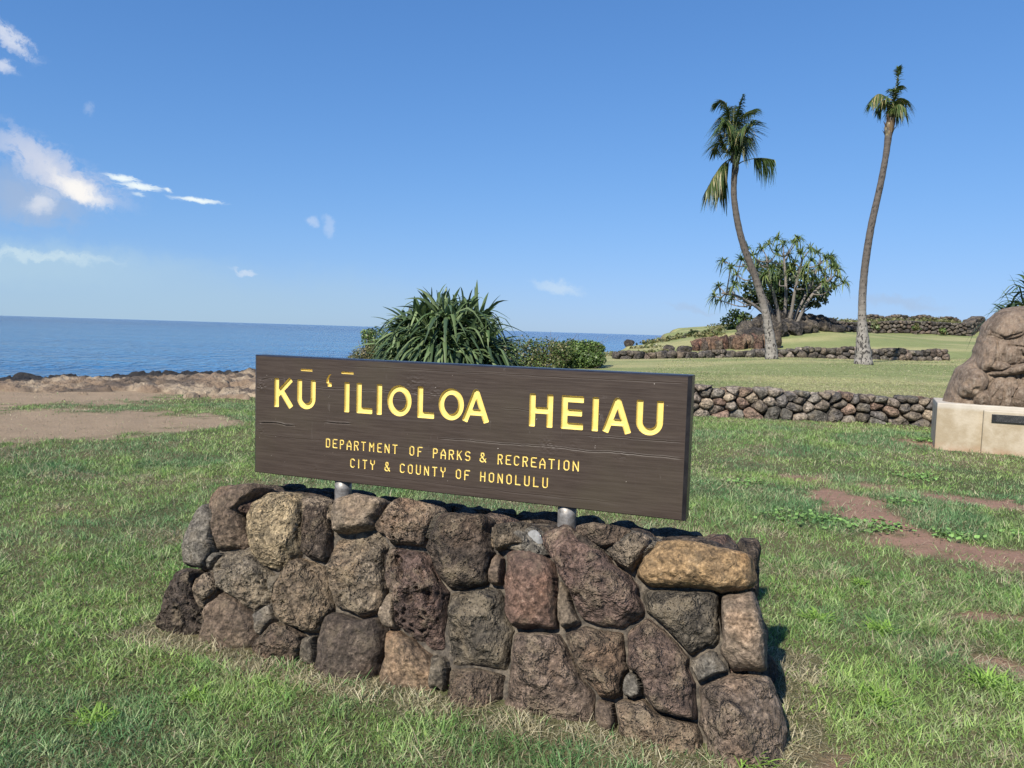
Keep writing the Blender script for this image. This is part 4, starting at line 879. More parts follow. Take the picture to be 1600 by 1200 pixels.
col = t.mix(t.ramp(n, .3, .7), (.11, .078, .055), (.26, .19, .135)); col = t.mix(t.math('MULTIPLY', t.ramp(n3, .48, .64), .65), col, (.30, .245, .19)); col = t.mix(t.math('MULTIPLY', t.ramp(n2, .6, .75), .5), col, (.05, .04, .03))
finish(t, **{'Base Color': col, 'Roughness': .85, 'Normal': bump(t, t.math('ADD', n2, n3), 1.0, .035)})
statue = tag(obj('carved_boulder', V, Q, T_ if len(T_) else None, m_st), 'large weathered brown carved boulder with grooves and hollows standing on the concrete plinth', 'sculpture')

# ------------------------------------------------------------------ palms
def catmull(P, n):
    P = np.asarray(P, float); Q = np.vstack([2*P[0]-P[1], P, 2*P[-1]-P[-2]]); out = []
    for t in np.linspace(0, len(P)-1-1e-6, n):
        i = int(t); u = t-i; a, b, c, d = Q[i:i+4]; out.append(.5*(2*b+(c-a)*u+(2*a-5*b+4*c-d)*u*u+(3*b-a-3*c+d)*u**3))
    return np.array(out)
def strip(mb, pts, wid, side, col, fold=0.):
    pts = np.asarray(pts); n = len(pts); wid = np.broadcast_to(wid, (n,)); side = np.broadcast_to(side, (n, 3))
    if fold:
        tg = np.gradient(pts, axis=0); nn = np.cross(tg, side); nn /= np.linalg.norm(nn, axis=1)[:, None]+1e-9
        V = np.stack([pts-side*wid[:, None]+nn*(wid*fold)[:, None], pts, pts+side*wid[:, None]+nn*(wid*fold)[:, None]], 1).reshape(-1, 3)
        i = np.arange(n-1)*3; Q = np.concatenate([np.stack([i, i+1, i+4, i+3], 1), np.stack([i+1, i+2, i+5, i+4], 1)])
    else:
        V = np.stack([pts-side*wid[:, None], pts+side*wid[:, None]], 1).reshape(-1, 3); i = np.arange(n-1)*2; Q = np.stack([i, i+1, i+3, i+2], 1)
    mb.add(V, Q, None, col)
def frond(P, rng, mat, parent, ll=.75, start=.15, droop=.42, dens=80, dry=.1, thin=1.12, side_bias=0, wid_=.021):
    ax = catmull(P, 40); mb = MB(); L = np.linalg.norm(np.diff(ax, axis=0), axis=1).sum()
    mb.tube(ax, np.linspace(.028, .006, 40), 6, (.14, .15, .05)); tg = np.gradient(ax, axis=0); tg /= np.linalg.norm(tg, axis=1)[:, None]
    N_ = int(dens*L/1.0)
    for k in range(N_):
        t = start+(1-start)*(k+rng.random())/N_; i = min(int(t*39), 38); p = ax[i]+(ax[i+1]-ax[i])*(t*39-i); T_ = tg[i]
        s_ = 1 if k % 2 else -1; sv = np.cross(T_, [0, 0, 1.]); sv /= np.linalg.norm(sv)+1e-6
        dirn = nrmz(sv*s_*.75+T_*.85+np.array([0, 0, -.10-droop*.45])+rng.normal(0, .16, 3)); ln = ll*thin*(math.sin(math.pi*min(1, .12+.88*(t-start)/(1-start)))**.55+.12)*rng.uniform(.7, 1.1)
        m = 5; u = np.linspace(0, 1, m); pts = p+dirn*ln*u[:, None]+np.array([0, 0, -1.])*(droop*ln*u**2)[:, None]+rng.normal(0, .02, 3)*u[:, None]
        side = nrmz(np.cross(dirn, [rng.normal(0, .3), rng.normal(0, .3), 1.])); c = np.array([.055, .085, .022])*rng.uniform(.6, 1.5)
        if rng.random() < dry: c = np.array([.26, .22, .10])*rng.uniform(.7, 1.2)
        strip(mb, pts, wid_*np.array([.7, 1, .9, .6, .1]), side, c)
    return mb.build('frond', mat, parent)
def palm(label, Yd, axis_px, wid_px, fr, zc, rng, bark, shaft, name='coconut_palm'):
    k = Yd/F; b = at(*axis_px[0], Y=Yd); gz_ = float(hgt(b[0], b[1])); th = empty(name, (b[0], b[1], gz_), label, 'palm tree', 'coconut palms on the lawn')
    P = np.array([at(px, py, Y=Yd) for px, py in axis_px]); P[0][2] = gz_-.05; ax = catmull(P, 70); r_ = np.interp(np.linspace(0, len(axis_px)-1, 70), range(len(axis_px)), wid_px)*k/2*.93
    z = ax[:, 2]-ax[0, 2]; r_ = r_*(1+.03*np.sin(z*14)); mb = MB(); mb.tube(ax, r_, 20, (.3, .3, .3)); V = mb.V[0]; V += .0
    nz_ = fbm(V, 2.5, 3, 131); c0 = np.repeat(ax, 20, axis=0); V[:len(c0)] = c0+(V[:len(c0)]-c0)*(1+.12*nz_[:len(c0)]*np.exp(-np.repeat(z, 20)/.8)[:]+.04*nz_[:len(c0)])[:, None]
    mb.V[0] = V; mb.build('trunk', bark, th)
    sh = MB(); top = at(*shaft[0], Y=Yd)
    for j in range(46):                     # fibrous leaf bases round the top of the trunk
        t = rng.random(); p0 = at(shaft[0][0]+(shaft[1][0]-shaft[0][0])*t, shaft[0][1]+(shaft[1][1]-shaft[0][1])*t, Y=Yd); a = rng.uniform(0, 6.28); rr = (wid_px[-1]*k/2)*(1.0+.35*math.sin(t*3.1))
        d = np.array([math.cos(a), math.sin(a), 0]); q = p0+d*rr; L_ = rng.uniform(.2, .5); pts = [q, q+d*.05+[0, 0, L_*.5], q+d*rng.uniform(-.02, .16)+[0, 0, L_]]
        strip(sh, np.array(pts), np.array([.07, .05, .015])*rng.uniform(.6, 1.2), np.array([-d[1], d[0], 0]), np.array([[.20, .14, .08], [.30, .25, .16], [.10, .07, .045]][rng.integers(3)]))
    sh.build('leaf_sheath', M_LEAF, th)
    for f in fr:
        pts = f[0]; dy = f[1]; kw = dict(f[2]) if len(f) > 2 else {}
        n = len(pts); Pp = [at(*zc(*q), Y=Yd+dy*(i/(n-1))**1.2) for i, q in enumerate(pts)]; frond(Pp, rng, M_LEAF, th, **kw)
    return th
Z5 = lambda x, y: (1080+x/4.444, 80+y/4.444)
rp = np.random.default_rng(41)
BK1 = m_bark('palm_bark', (.15, .135, .12), (.30, .28, .25), 7, .07, 30)
FR1 = [([(290, 700), (275, 560), (262, 430), (225, 350), (160, 362)], .4, dict(ll=.6)), ([(295, 690), (310, 520), (335, 400), (366, 298)], -.3, dict(ll=.42, thin=.8)), ([(300, 690), (330, 560), (370, 440), (452, 398)], .8, dict(ll=.6)),
       ([(310, 720), (350, 620), (400, 540), (447, 482)], -.6, dict(ll=.75)), ([(285, 700), (262, 600), (232, 500), (205, 455)], -.7, dict(ll=.7, droop=.9)), ([(285, 710), (290, 560), (295, 450), (300, 380)], .2, dict(ll=.75, droop=.7)),
       ([(280, 720), (245, 680), (205, 640), (165, 650), (172, 700)], .9, dict(ll=.55)), ([(275, 745), (215, 790), (160, 870), (105, 975)], -.5, dict(ll=.65, droop=1.0, dry=.35)), ([(280, 745), (240, 800), (215, 900), (195, 1005)], .6, dict(ll=.6, droop=1.0, dry=.2)),
       ([(320, 790), (360, 765), (440, 745), (510, 743), (578, 754)], .3, dict(ll=.42, start=.48, droop=1.6, dry=.0, dens=60)), ([(300, 700), (325, 640), (365, 600), (425, 600)], 1.0, dict(ll=.6, droop=.9)), ([(300, 700), (270, 600), (245, 520), (240, 470)], -1.3, dict(ll=.7, droop=.8)),
       ([(300, 700), (325, 640), (340, 560), (395, 500)], -1.3, dict(ll=.7, droop=.9)), ([(290, 700), (280, 560), (280, 480), (290, 400)], 1.2, dict(ll=.7)), ([(300, 700), (330, 620), (350, 640), (350, 700)], -.9, dict(ll=.5, droop=1.)), ([(280, 730), (250, 690), (225, 640), (200, 560)], .2, dict(ll=.65))]
palm('leaning coconut palm with the fuller ragged crown, one frond sticking out right', 32,
     [(1206, 562), (1205, 545), (1202, 520), (1197, 492), (1188, 458), (1177, 425), (1163, 388), (1153, 350), (1147, 310), (1147, 280), (1149, 262), (1149, 240)], [21, 19, 15.5, 13, 11.8, 11.2, 11, 10.5, 9.8, 9.5, 11.5, 9], FR1, Z5, rp, BK1, [(1149, 262), (1148, 236)])
FR2 = [([(1385, 480), (1402, 360), (1425, 220), (1442, 108)], .1, dict(ll=.26, start=.80, thin=.9, dens=60, droop=.2, dry=.1)), ([(1385, 470), (1400, 380), (1430, 260), (1445, 140)], -.1, dict(ll=.24, start=.35, dens=40, droop=.3)),
       ([(1390, 450), (1375, 350), (1330, 305), (1285, 305), (1240, 365)], -.3, dict(ll=.46, droop=.8, dry=.15)), ([(1390, 450), (1372, 370), (1340, 340), (1290, 400)], .5, dict(ll=.42, droop=.8, dry=.2)), ([(1395, 440), (1415, 360), (1450, 325), (1505, 345)], .4, dict(ll=.5, droop=.9, dry=.1)),
       ([(1395, 450), (1420, 390), (1450, 370), (1490, 400)], -.5, dict(ll=.45, droop=.9)), ([(1398, 420), (1415, 320), (1430, 250), (1470, 240)], .3, dict(ll=.3, droop=.5)), ([(1398, 430), (1405, 330), (1400, 270), (1375, 262)], -.3, dict(ll=.26, droop=.4)), ([(1395, 450), (1400, 400), (1425, 380), (1450, 440)], .1, dict(ll=.4, droop=1.))]
palm('tallest coconut palm, its sparse stripped crown ending in a bare spear', 30,
     [(1349, 570), (1349, 556), (1348, 535), (1347, 500), (1348, 455), (1353, 405), (1362, 350), (1375, 292), (1383, 250), (1387, 222), (1389, 200), (1391, 184)], [31, 27, 21.5, 13.5, 12.2, 11.8, 11.2, 10.4, 9.6, 10.5, 13, 8], FR2, Z5, rp, BK1, [(1388, 216), (1391, 190)])

# ------------------------------------------------------------------ pandanus (screw pines)
def strap_head(mb, c, axis_, rng, nleaf, L, W, cols, droop=1.0, up=.3, seg_=7):
    axis_ = nrmz(axis_); x = nrmz(np.cross(axis_, [.3, .9, .1])); y = np.cross(axis_, x)
    for k in range(nleaf):
        a = 2.4*k+rng.normal(0, .2); el = rng.uniform(-.25, 1.25)**1.0; d = nrmz((x*math.cos(a)+y*math.sin(a))*math.cos(el)+axis_*(math.sin(el)+up)); ln = L*rng.uniform(.65, 1.15)
        u = np.linspace(0, 1, seg_); bend = rng.uniform(.45, .75); dr = droop*rng.uniform(.3, 1.4)*(1.15-max(0, d[2])*.55); fall = np.maximum(0, u-bend*.7)**1.35*dr*1.3+u**2*.18*dr
        flat = d*np.array([1, 1, 1]); pts = c+flat*ln*(u-.25*np.maximum(0, u-bend)*dr)[:, None]+np.array([0, 0, -1.])*(fall*ln)[:, None]
        side = nrmz(np.cross(d, [rng.normal(0, .25), rng.normal(0, .25), 1.])); col = np.array(cols[rng.integers(len(cols))])*rng.uniform(.7, 1.3)
        strip(mb, pts, W*np.array([.9, 1, 1, .95, .8, .5, .06])[:seg_] if seg_ == 7 else W*np.linspace(1, .1, seg_), side, col, fold=.35)
PG = [(.045, .075, .028), (.06, .10, .035), (.035, .06, .03), (.085, .125, .05), (.05, .085, .045), (.12, .17, .075), (.15, .20, .09)]
rq = np.random.default_rng(51)
def pand_shrub(name, label, c, rx, rz, nheads, L, W, rng, base_z):
    th = empty(name, (c[0], c[1], base_z), label, 'pandanus', None); st = MB(); lf = MB()
    for k in range(nheads):
        a = rng.uniform(0, 6.28); e = math.asin(rng.uniform(.0, 1)**.85); r_ = rng.uniform(.72, 1.0) if k % 4 else rng.uniform(.3, .7); d = np.array([math.cos(a)*math.cos(e), math.sin(a)*math.cos(e), math.sin(e)])
        p = np.array([c[0], c[1], base_z])+d*np.array([rx, rx, rz])*r_*.72; p[2] = max(p[2], base_z+.25); strap_head(lf, p, d+[0, 0, .5], rng, 30, L*(.8+.3*d[2]), W, PG, 1.0, .25)
        q = np.array([c[0]+d[0]*rx*.1, c[1]+d[1]*rx*.1, base_z-.1]); st.tube(catmull([q, (p+q)/2+[d[0]*.15, d[1]*.15, -.1], p], 8), np.linspace(.06, .045, 8), 8, (.2, .17, .13))
    st.build('stems', m_simple('pandanus_stem', (.12, .10, .08), (.26, .22, .17), 12, .9), th); lf.build('leaves', M_PAND, th); return th
sc0 = at(697, 640, Y=14.6); pand_shrub('pandanus_shrub', 'big dome of long drooping dark green strap leaves right behind the sign', (sc0[0], sc0[1]), 1.58, 2.62, 125, .95, .038, rq, float(hgt(sc0[0], sc0[1])))
# tall leaf tips standing above the dome
sc1 = at(1607, 560, Y=13.2); pand_shrub('pandanus_shrub', 'tuft of spiky green strap leaves showing behind the top of the carved boulder', (sc1[0], sc1[1]), .95, 3.45, 90, .6, .022, rq, 0)

def pand_tree():
    Yd = 50; bp = at(1222, 522, Y=Yd); gz_ = float(hgt(bp[0], bp[1])); th = empty('pandanus_tree', (bp[0], bp[1], gz_), 'spreading screw pine tree with grey forking branches and spiky leaf heads', 'tree')
    m_bk = m_bark('pandanus_bark', (.085, .075, .065), (.22, .195, .165), 6); rng = np.random.default_rng(61); heads = []
    base_ = [(1118, 462), (1128, 470), (1122, 447), (1137, 452), (1145, 440), (1140, 418), (1152, 425), (1133, 405), (1158, 404), (1150, 462), (1165, 390), (1178, 396), (1190, 386), (1186, 408), (1200, 400), (1205, 380), (1215, 392), (1222, 376), (1230, 396), (1240, 380), (1250, 392), (1262, 384), (1268, 400), (1280, 392), (1288, 404), (1298, 416), (1308, 428), (1318, 437), (1302, 442), (1290, 428), (1278, 415), (1260, 412), (1243, 408), (1225, 412), (1208, 418), (1195, 425), (1180, 420), (1312, 418), (1286, 440), (1272, 432), (1172, 408), (1235, 425), (1296, 400), (1205, 440), (1255, 430), (1218, 430), (1304, 408), (1248, 372), (1212, 372)]
    for (px, py) in base_: heads.append(at(px+rng.normal(0, 2), py+3+rng.normal(0, 2), Y=Yd+rng.uniform(-2.6, 2.6)))
    heads = np.array(heads)
    mains = [((1213, 520), [(1203, 500), (1180, 478), (1150, 462), (1128, 458)]), ((1214, 520), [(1207, 490), (1190, 455), (1172, 425), (1160, 412)]), ((1218, 520), [(1216, 490), (1208, 455), (1200, 420), (1198, 405)]), ((1221, 520), [(1226, 490), (1228, 450), (1226, 415), (1224, 395)]),
             ((1227, 520), [(1236, 490), (1242, 455), (1250, 420), (1255, 400)]), ((1240, 515), [(1252, 490), (1268, 462), (1285, 445), (1300, 436)]), ((1236, 515), [(1243, 492), (1262, 455), (1275, 425), (1283, 408)])]
    tr = MB(); nodes = []
    for i, (b, pl) in enumerate(mains):
        dy = [-1.2, .8, -.6, .9, -.9, .5, 1.5][i]; P = [at(*b, Y=Yd+.1*dy)]+[at(*p, Y=Yd+dy*(j+1)/4) for j, p in enumerate(pl)]; P[0][2] = float(hgt(P[0][0], P[0][1]))-.1
        ax = catmull(P, 24); tr.tube(ax, np.linspace(.13, .06, 24), 10, (.3, .3, .3)); nodes += [(ax[j], .09-.0025*j, len(nodes)+j) for j in range(9, 24, 3)]
    NP = np.array([n[0] for n in nodes]); br = tr; lf = MB()
    for h in heads:
        cost = np.linalg.norm(NP-h, axis=1)+np.maximum(0, NP[:, 2]-h[2]+.3)*2.5; j = np.argmin(cost); p = NP[j]; dirn = nrmz(h-p+[0, 0, .1]); mid = (p+h)/2+np.array([0, 0, -.12])*np.linalg.norm(h-p)+rng.normal(0, .08, 3)
        br.tube(catmull([p, mid, h], 9), np.linspace(.05, .03, 9), 6, (.3, .3, .3)); strap_head(lf, h, nrmz(dirn+[0, 0, .8]), rng, 34, .72, .036, [(.07, .11, .03), (.11, .15, .04), (.05, .09, .03), (.14, .17, .05)], 1.0, .15, 7)
    br.build('trunk', m_bk, th); lf.build('leaf_heads', M_PAND, th)
pand_tree()

# ------------------------------------------------------------------ broad-leaved trees and bushes
def leaf_cloud(mb, blobs, n, ls, cols, rng, shell=.55, squash=1., floor=None):
    vol = np.array([b[3]*b[4]*b[5] for b in blobs])**.72; idx = rng.choice(len(blobs), n, p=vol/vol.sum()); B = np.array(blobs)[idx]
    d = rng.normal(size=(n, 3)); d /= np.linalg.norm(d, axis=1)[:, None]; r_ = (shell+(1-shell)*rng.random(n)**.6)
    lum = 1+.30*fbm(B[:, :3]+d*B[:, 3:6], 2.0/max(.3, B[:, 3].mean()), 3, 5); c = B[:, :3]+d*B[:, 3:6]*(r_*lum)[:, None]
    if floor is not None: k = c[:, 2] > floor(c[:, 0], c[:, 1]); c, d = c[k], d[k]; n = len(c)
    nn = d*.7+rng.normal(size=(n, 3))*.75+np.array([0, 0, .45]); nn /= np.linalg.norm(nn, axis=1)[:, None]; t = np.cross(nn, rng.normal(size=(n, 3))); t /= np.linalg.norm(t, axis=1)[:, None]; s = np.cross(nn, t)
    L = ls*rng.uniform(.6, 1.3, n)[:, None]; Wd = L*.36; V = np.stack([c-t*L*.5, c-s*Wd+nn*L*.06, c+t*L*.5-nn*L*.10, c+s*Wd+nn*L*.06], 1).reshape(-1, 3); i = np.arange(n)*4
    cl = np.array(cols)[rng.integers(len(cols), size=n)]*rng.uniform(.7, 1.35, n)[:, None]; mb.add(V, np.stack([i, i+1, i+2, i+3], 1), None, np.repeat(cl, 4, axis=0))
M_TWIG = m_simple('twig_bark', (.10, .08, .06), (.22, .18, .14), 10, .9)
def shrub(name, label, cat, pxb, Yd, n, ls, cols, rng, stems=10, group=None, base=None, shell=.5, crown='foliage', squashY=1.):
    k = Yd/F; bl = []
    for (px, py, rx, ry, dy) in pxb: c = at(px, py, Y=Yd+dy); bl.append((*c, rx*k, max(rx, ry)*k*.9*squashY, ry*k))
    b = at(*(base or (pxb[0][0], 560)), Y=Yd); gz_ = float(hgt(b[0], b[1])); th = empty(name, (b[0], b[1], gz_), label, cat, group); st = MB()
    for j in range(stems):
        B = bl[j % len(bl)]; tgt = np.array(B[:3])+rng.normal(0, .35, 3)*np.array(B[3:6]); q = np.array([b[0]+rng.normal(0, .10)*(1 if base else 4)*B[3], b[1]+rng.normal(0, .05), 0.]); q[2] = float(hgt(q[0], q[1]))-.1
        md = (q+tgt)/2+rng.normal(0, .08, 3)*np.linalg.norm(tgt-q); r0 = .012*np.linalg.norm(tgt-q)+.012; st.tube(catmull([q, md, tgt], 9), np.linspace(r0, r0*.3, 9), 6, (.2, .2, .2))
        for _ in range(4):
            e = tgt+rng.normal(0, .6, 3)*np.array(B[3:6]); s0 = md+(tgt-md)*rng.random(); st.tube(catmull([s0, (s0+e)/2+rng.normal(0, .05, 3), e], 5), np.linspace(r0*.35, r0*.12, 5), 5, (.2, .2, .2), cap=False)
    st.build('trunk' if cat == 'tree' else 'stems', M_TWIG, th); lf = MB(); leaf_cloud(lf, bl, n, ls, cols, rng, shell, floor=lambda x, y: hgt(x, y)+.01); lf.build(crown, M_LEAF, th); return th
rb = np.random.default_rng(71)
DG = [(.035, .055, .022), (.05, .075, .028), (.028, .042, .02)]; MG = [(.08, .13, .035), (.12, .18, .045), (.06, .10, .03)]; OLV = [(.13, .13, .05), (.10, .11, .04), (.17, .15, .07), (.08, .10, .035)]
shrub('broadleaf_tree', 'dark dense broad-leaved tree standing behind the spreading screw pine', 'tree', [(1190, 452, 36, 26, 0), (1215, 430, 34, 24, .4), (1245, 445, 38, 30, 0), (1270, 462, 26, 22, -.3), (1205, 470, 30, 18, .3), (1238, 472, 34, 18, -.3), (1172, 470, 16, 12, 0), (1284, 450, 18, 16, .2)], 54, 3700, .30, DG, rb, 16, base=(1225, 520), shell=.35, crown='crown')
shrub('small_tree', 'small open green tree on the headland crest left of the palms', 'tree', [(1152, 492, 17, 10, 0), (1168, 500, 11, 12, .2), (1135, 501, 11, 8, 0), (1158, 505, 16, 12, -.2), (1145, 512, 12, 6, 0)], 54, 900, .20, DG+MG, rb, 9, base=(1158, 524), shell=.3, crown='crown')
shrub('round_bush', 'low dark green bush at the left end of the headland crest', 'bush', [(1085, 521, 9, 5, 0), (1078, 524, 7, 4, 0)], 54, 420, .20, DG, rb, 5, base=(1083, 529), shell=.3)
shrub('dark_green_bush', 'small dark green bush by the sea at the left foot of the strap-leaved dome', 'bush', [(588, 528, 26, 17, 0), (575, 522, 14, 10, 0), (600, 545, 30, 20, 0)], 16.5, 2600, .045, MG, rb, 12, base=(590, 620), shell=.4)
shrub('yellow_green_bush', 'yellowish low bush beneath the dark green bush, just left of the strap-leaved dome', 'bush', [(572, 556, 24, 16, 0), (590, 560, 30, 22, .2), (552, 562, 14, 8, 0)], 15.6, 3200, .04, OLV, rb, 10, base=(580, 620), shell=.4)
shrub('olive_bush', 'wide olive brown twiggy bush between the strap-leaved dome and the rounded green bush', 'bush', [(820, 556, 36, 30, 0), (850, 548, 34, 22, .4), (800, 566, 30, 30, 0), (872, 552, 28, 20, .2), (840, 575, 50, 20, 0), (790, 548, 22, 20, .6)], 27, 9500, .075, OLV+MG, rb, 30, base=(835, 600), shell=.4, squashY=.8)
shrub('green_bush', 'rounded bright green bush at the edge of the far lawn above the sign', 'bush', [(905, 558, 34, 20, 0), (925, 562, 22, 14, -.3), (885, 552, 28, 22, .3), (915, 545, 30, 14, .3), (900, 570, 38, 10, 0), (930, 545, 18, 12, .5)], 28, 12000, .085, MG, rb, 26, base=(905, 590), shell=.45, squashY=.8)
for (px, py, lb) in [(1366, 508, 'leafy green sapling against the temple wall just right of the taller palm trunk'), (1430, 510, 'small green plant sprouting from the middle of the temple wall'), (1472, 517, 'yellow green plant at the foot of the temple wall near its right end')]:
    shrub('wall_plant', lb, 'plant', [(px, py, 5, 6, 0), (px+3, py+3, 5, 4, 0)], 59.2, 130, .22, MG+OLV, rb, 4, base=(px, 522), group='plants growing at the temple wall', shell=.2)
# rough vegetation along the headland crest (nobody could count it)
hv = MB(); bl = []
for px in np.arange(1000, 1130, 4): p = at(px, 530, Y=rb.uniform(50, 64)); z = float(hgt(p[0], p[1])); bl.append((p[0], p[1], z+.05, rb.uniform(.5, 1.1), .8, rb.uniform(.12, .35)))
for px in np.arange(1120, 1512, 4): p = at(px, 520, Y=rb.uniform(64, 73)); z = float(hgt(p[0], p[1])); bl.append((p[0], p[1], z+.1, rb.uniform(.6, 1.2), .8, rb.uniform(.12, .4)))
for px in np.arange(950, 1060, 5): p = at(px, 545, Y=rb.uniform(38, 48)); z = float(hgt(p[0], p[1])); bl.append((p[0], p[1], z+.03, rb.uniform(.4, .9), .6, rb.uniform(.08, .25)))
leaf_cloud(hv, bl, 9000, .22, OLV+[(.14, .13, .06)], rb, .2, floor=lambda x, y: hgt(x, y))
tag(hv.build('scrub', M_LEAF), kind='stuff')

# ------------------------------------------------------------------ grass
def in_base(X, Y):
    d = np.stack([X-BASE_O[0], Y-BASE_O[1]], -1); u = d@SU[:2]; n = d@SN[:2]; return (u > -.17) & (u < 2.60) & (n < .415) & (n > -.47), u, n
def grass():
    rng = np.random.default_rng(81); RI = [(1.7, 3.6, 15000, 3), (3.6, 5.5, 10500, 3), (5.5, 9, 5200, 2), (9, 15, 2100, 2), (15, 26, 620, 2), (26, 45, 150, 2)]
    Vs, Qs, Ts, Cs, nb = [], [], [], [], 0
    for (r0, r1, den, sg) in RI:
        A = .5*(r1**2-r0**2)*2*R(50); n = int(A*den); r = np.sqrt(rng.uniform(r0**2, r1**2, n)); th = rng.uniform(-R(50), R(50), n); X = r*np.sin(th); Y = r*np.cos(th)
        P = np.stack([X, Y, 0*X], -1); red, tan = masks(X, Y); sd = coast_sd(X, Y); ib, u, nn = in_base(X, Y)
        patch = fbm(P, 1.3, 4, 141); fine = fbm(P, 6, 2, 143); p_ = np.clip(1-.90*red-.965*tan, 0, 1)*(.75+.25*sstep(-.5, .1, patch+fine*.5))
        keep = (rng.random(n) < p_) & ~ib & (sd > np.interp(X, [-30, -11, -8, -5, 0], [4.2, 3.2, 4.0, 6.0, 6.0])-.3+.6*fine)
        lp = rotz(np.stack([X-PX0, Y-PY0, 0*X], 1), -PA); keep &= ~((lp[:, 0] > -.01) & (lp[:, 0] < 1.93) & (lp[:, 1] > -.09) & (lp[:, 1] < 1.16))
        X, Y, P, patch, fine, red, tan, u, nn, r = [a[keep] for a in (X, Y, P, patch, fine, red, tan, u, nn, r)]; n = len(X); Z = hgt(X, Y)
        lush = sstep(-.15, .5, fbm(P, .8, 3, 145)); dryn = sstep(.12, .55, fbm(P, 1.7, 4, 147)+.25*fine)
        rim = ((np.abs(np.maximum(np.maximum(-.17-u, u-2.60), np.maximum(nn-.41, -.47-nn))) < .19)).astype(float)*sstep(-.5, .3, fine+.4)
        far = sstep(12, 20, Y)
        tus = sstep(-.25, .45, fbm(P, 9, 2, 151)); L = (.026+.022*lush+.026*tus*(r < 14))*rng.uniform(.5, 1.4, n)*(1+.012*r)*(1-.35*far); L *= (1-.3*np.clip(red+tan, 0, 1)); L = np.where(Y > 12, np.maximum(L, .035), L)
        W = .0014*(1+.16*np.maximum(0, r-2.2))*rng.uniform(.7, 1.3, n)*(1+.3*(r > 15))
        a = rng.uniform(0, 2*np.pi, n); lean = np.abs(rng.normal(.45, .38, n)); lean = np.clip(lean, 0, 1.35); d = np.stack([np.cos(a)*np.sin(lean), np.sin(a)*np.sin(lean), np.cos(lean)], 1)
        b = a+rng.normal(0, 1.2, n); bd = np.stack([np.cos(b), np.sin(b), -rng.uniform(.1, .9, n)], 1)*rng.uniform(.1, .75, n)[:, None]
        fc = rng.uniform(0, 2*np.pi, n); sv = np.stack([np.cos(fc), np.sin(fc), 0*fc], 1)
        isdry = rng.random(n) < np.clip(.12+.50*dryn+.85*rim+.45*red+.7*tan+.2*far, 0, .92)
        g1 = np.array([.135, .255, .070]); g2_ = np.array([.27, .39, .11]); g3 = np.array([.095, .21, .095]); C_ = lerp(g1, g2_, sstep(-.4, .5, patch+rng.normal(0, .35, n))); C_ = lerp(C_, g3, .8*sstep(.15, -.35, fbm(P, 1.1, 3, 149))); C_ = lerp(C_, np.array([.40, .45, .24]), .6*sstep(.2, .6, rng.random(n)-.25+.5*fine))
        farc = lerp(np.array([.22, .26, .11]), np.array([.36, .36, .18]), sstep(-.25, .35, fbm(P*np.array([.5, 1.6, 1]), .35, 4, 33))); C_ = lerp(C_, farc, far*.9)
        dc = lerp(np.array([.30, .255, .15]), np.array([.46, .42, .29]), rng.random(n)); C_ = np.where(isdry[:, None], dc, C_)*rng.uniform(.6, 1.4, n)[:, None]*(.78+.3*tus*(r < 14)+.22*(r >= 14))[:, None]
        L = np.where(isdry & (rng.random(n) < .5), L*1.2, L); d = np.where(isdry[:, None], nrm_rows(d*np.array([1.6, 1.6, .55])), d)
        B = np.stack([X, Y, Z-.003], -1)
        if sg == 3:
            t1, t2 = .4, .75; p1_ = B+(d*t1+bd*t1**2)*L[:, None]; p2_ = B+(d*t2+bd*t2**2)*L[:, None]; p3_ = B+(d+bd)*L[:, None]; w_ = (sv*W[:, None])
            V = np.stack([B-w_, B+w_, p1_-w_, p1_+w_, p2_-w_*.75, p2_+w_*.75, p3_], 1); i = nb+np.arange(n)*7
            Qs += [np.stack([i, i+1, i+3, i+2], 1), np.stack([i+2, i+3, i+5, i+4], 1)]; Ts.append(np.stack([i+4, i+5, i+6], 1)); kk = 7
        else:
            t1 = .5; p1_ = B+(d*t1+bd*t1**2)*L[:, None]; p3_ = B+(d+bd)*L[:, None]; w_ = (sv*W[:, None]); V = np.stack([B-w_, B+w_, p1_-w_*.85, p1_+w_*.85, p3_], 1); i = nb+np.arange(n)*5
            Qs.append(np.stack([i, i+1, i+3, i+2], 1)); Ts.append(np.stack([i+2, i+3, i+4], 1)); kk = 5
        Vs.append(V.reshape(-1, 3)); Cs.append(np.repeat(C_, kk, axis=0)); nb += n*kk
    print('grass verts', nb)
    tag(obj('grass', np.concatenate(Vs), np.concatenate(Qs), np.concatenate(Ts), M_GRASS, None, np.concatenate(Cs)), kind='stuff')
def nrm_rows(v): return v/(np.linalg.norm(v, axis=1)[:, None]+1e-9)
grass()
# brighter tufts of broad-bladed grass
rt = np.random.default_rng(91)
def tuft(px, py, s, nb_, label, col=(.22, .36, .07)):
    s *= 1.25; nb_ = int(nb_*1.4); c = at(px, py, z=0); mb = MB()
    for k in range(nb_):
        a = rt.uniform(0, 6.28); q = c+np.array([rt.normal(0, s*.27), rt.normal(0, s*.27), 0]); L = s*rt.uniform(.5, 1.1); d = nrmz([math.cos(a), math.sin(a), rt.uniform(.4, 1.6)]); u = np.linspace(0, 1, 6)
        pts = q+d*L*u[:, None]+np.array([0, 0, -1.])*(u**2*L*rt.uniform(.2, .6))[:, None]; pts[:, 2] = np.maximum(pts[:, 2], .004)
        strip(mb, pts, .0028*np.array([.8, 1, 1, .9, .6, .1])*(s/.09), nrmz(np.cross(d, [0, 0, 1.])), np.array(col)*rt.uniform(.7, 1.3), fold=.3)
    o = mb.build('grass_tuft', M_GRASS); tag(o, label, 'grass tuft', 'bright tufts of coarse grass in the lawn')
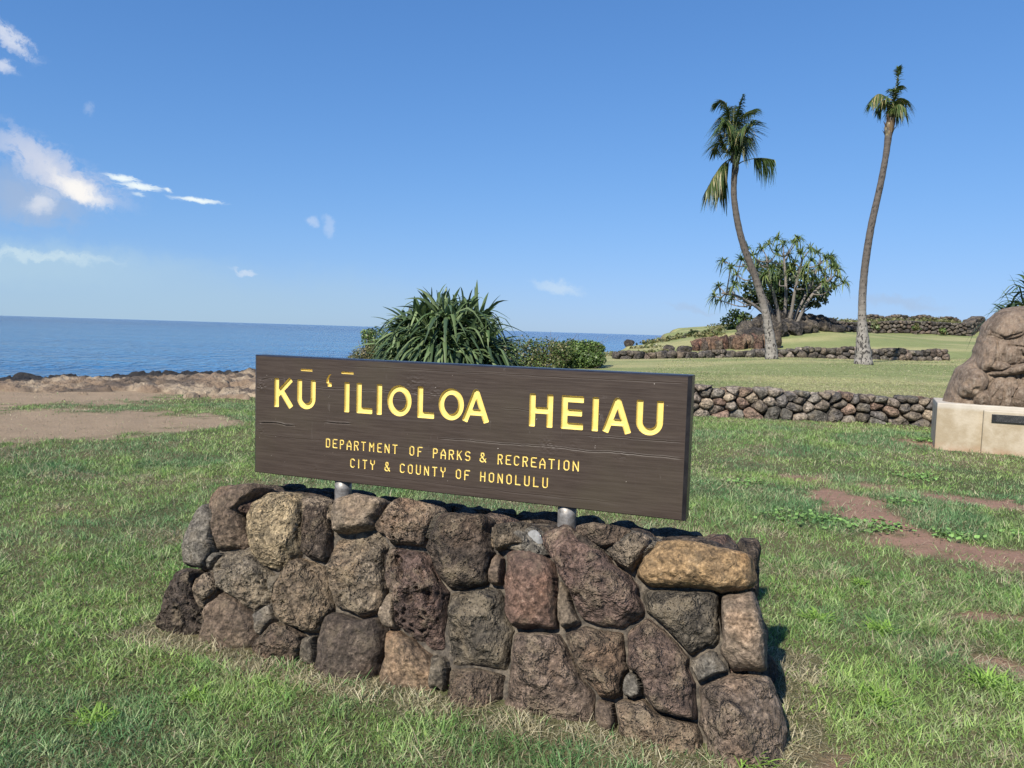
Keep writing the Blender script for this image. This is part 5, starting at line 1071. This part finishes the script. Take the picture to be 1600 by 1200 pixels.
for a in [(1276, 968, .09, 70, 'bright grass tuft between the plinth end and the larger lime green tuft'), (1372, 985, .09, 90, 'lime green grass tuft right of the one beside the plinth end'), (1548, 1072, .10, 90, 'lime grass tuft near the right edge at the lower right corner'),
          (1368, 1095, .09, 70, 'low green grass tuft right of the plinth foot, below the pair of bright tufts'), (1345, 912, .07, 50, 'small grass tuft above the pair of bright tufts'), (690, 1058, .085, 45, 'thin grass clump growing against the front foot of the plinth'),
          (150, 1125, .075, 60, 'leafy bright clump in the lawn at the lower left'), (1180, 1195, .08, 40, 'grass clump against the lower right corner of the plinth'), (305, 1090, .07, 50, 'grass clump of long curling blades left of the plinth foot')]: tuft(*a)
# low broad-leaved weeds
WEEDS = MB()
def weed(px, py, s, n, label):
    c = at(px, py, z=0); mb = WEEDS; a = np.linspace(0, 2*np.pi, 9)[:-1]
    for k in range(n):
        q = c+np.array([rt.normal(0, s), rt.normal(0, s*.8), rt.uniform(.012, .06)]); r_ = rt.uniform(.010, .020); M_ = rotm(np.stack([np.cos(a)*r_*(1+.15*np.cos(5*a)), np.sin(a)*r_, .004*np.cos(3*a)], 1), rt, .6)
        V = np.vstack([M_+q, [q-[0, 0, .004]]]); j = np.arange(8); mb.add(V, None, np.stack([j, (j+1) % 8, np.full(8, 8)], 1), np.array([.17, .30, .085])*rt.uniform(.6, 1.4))
        if k % 2 == 0: mb.tube([q-[0, 0, .004], [q[0]+rt.normal(0, .01), q[1], 0]], .0015, 4, (.08, .12, .04), cap=False)
for a in [(1237, 812, .16, 170, 'patch of round-leaved weeds left of the red dirt, just right of the plinth end'), (1300, 818, .10, 90, 'small weed patch between the red dirt strips, left side'), (1375, 828, .13, 130, 'weed patch in the middle of the red dirt'), (1412, 790, .09, 80, 'weed patch at the upper edge of the red dirt'),
          (1484, 842, .08, 90, 'compact bright weed clump on bare red soil'), (1590, 838, .10, 90, 'weed clump at the right edge beside the dirt'), (1430, 748, .15, 120, 'dark weed patch in the lawn in front of the concrete plinth'), (1445, 690, .12, 120, 'weeds growing against the left corner of the concrete plinth'), (1165, 760, .12, 80, 'weeds in the lawn below the right end of the sign')]: weed(*a)
tag(WEEDS.build('broadleaf_weeds', M_LEAF), kind='stuff')
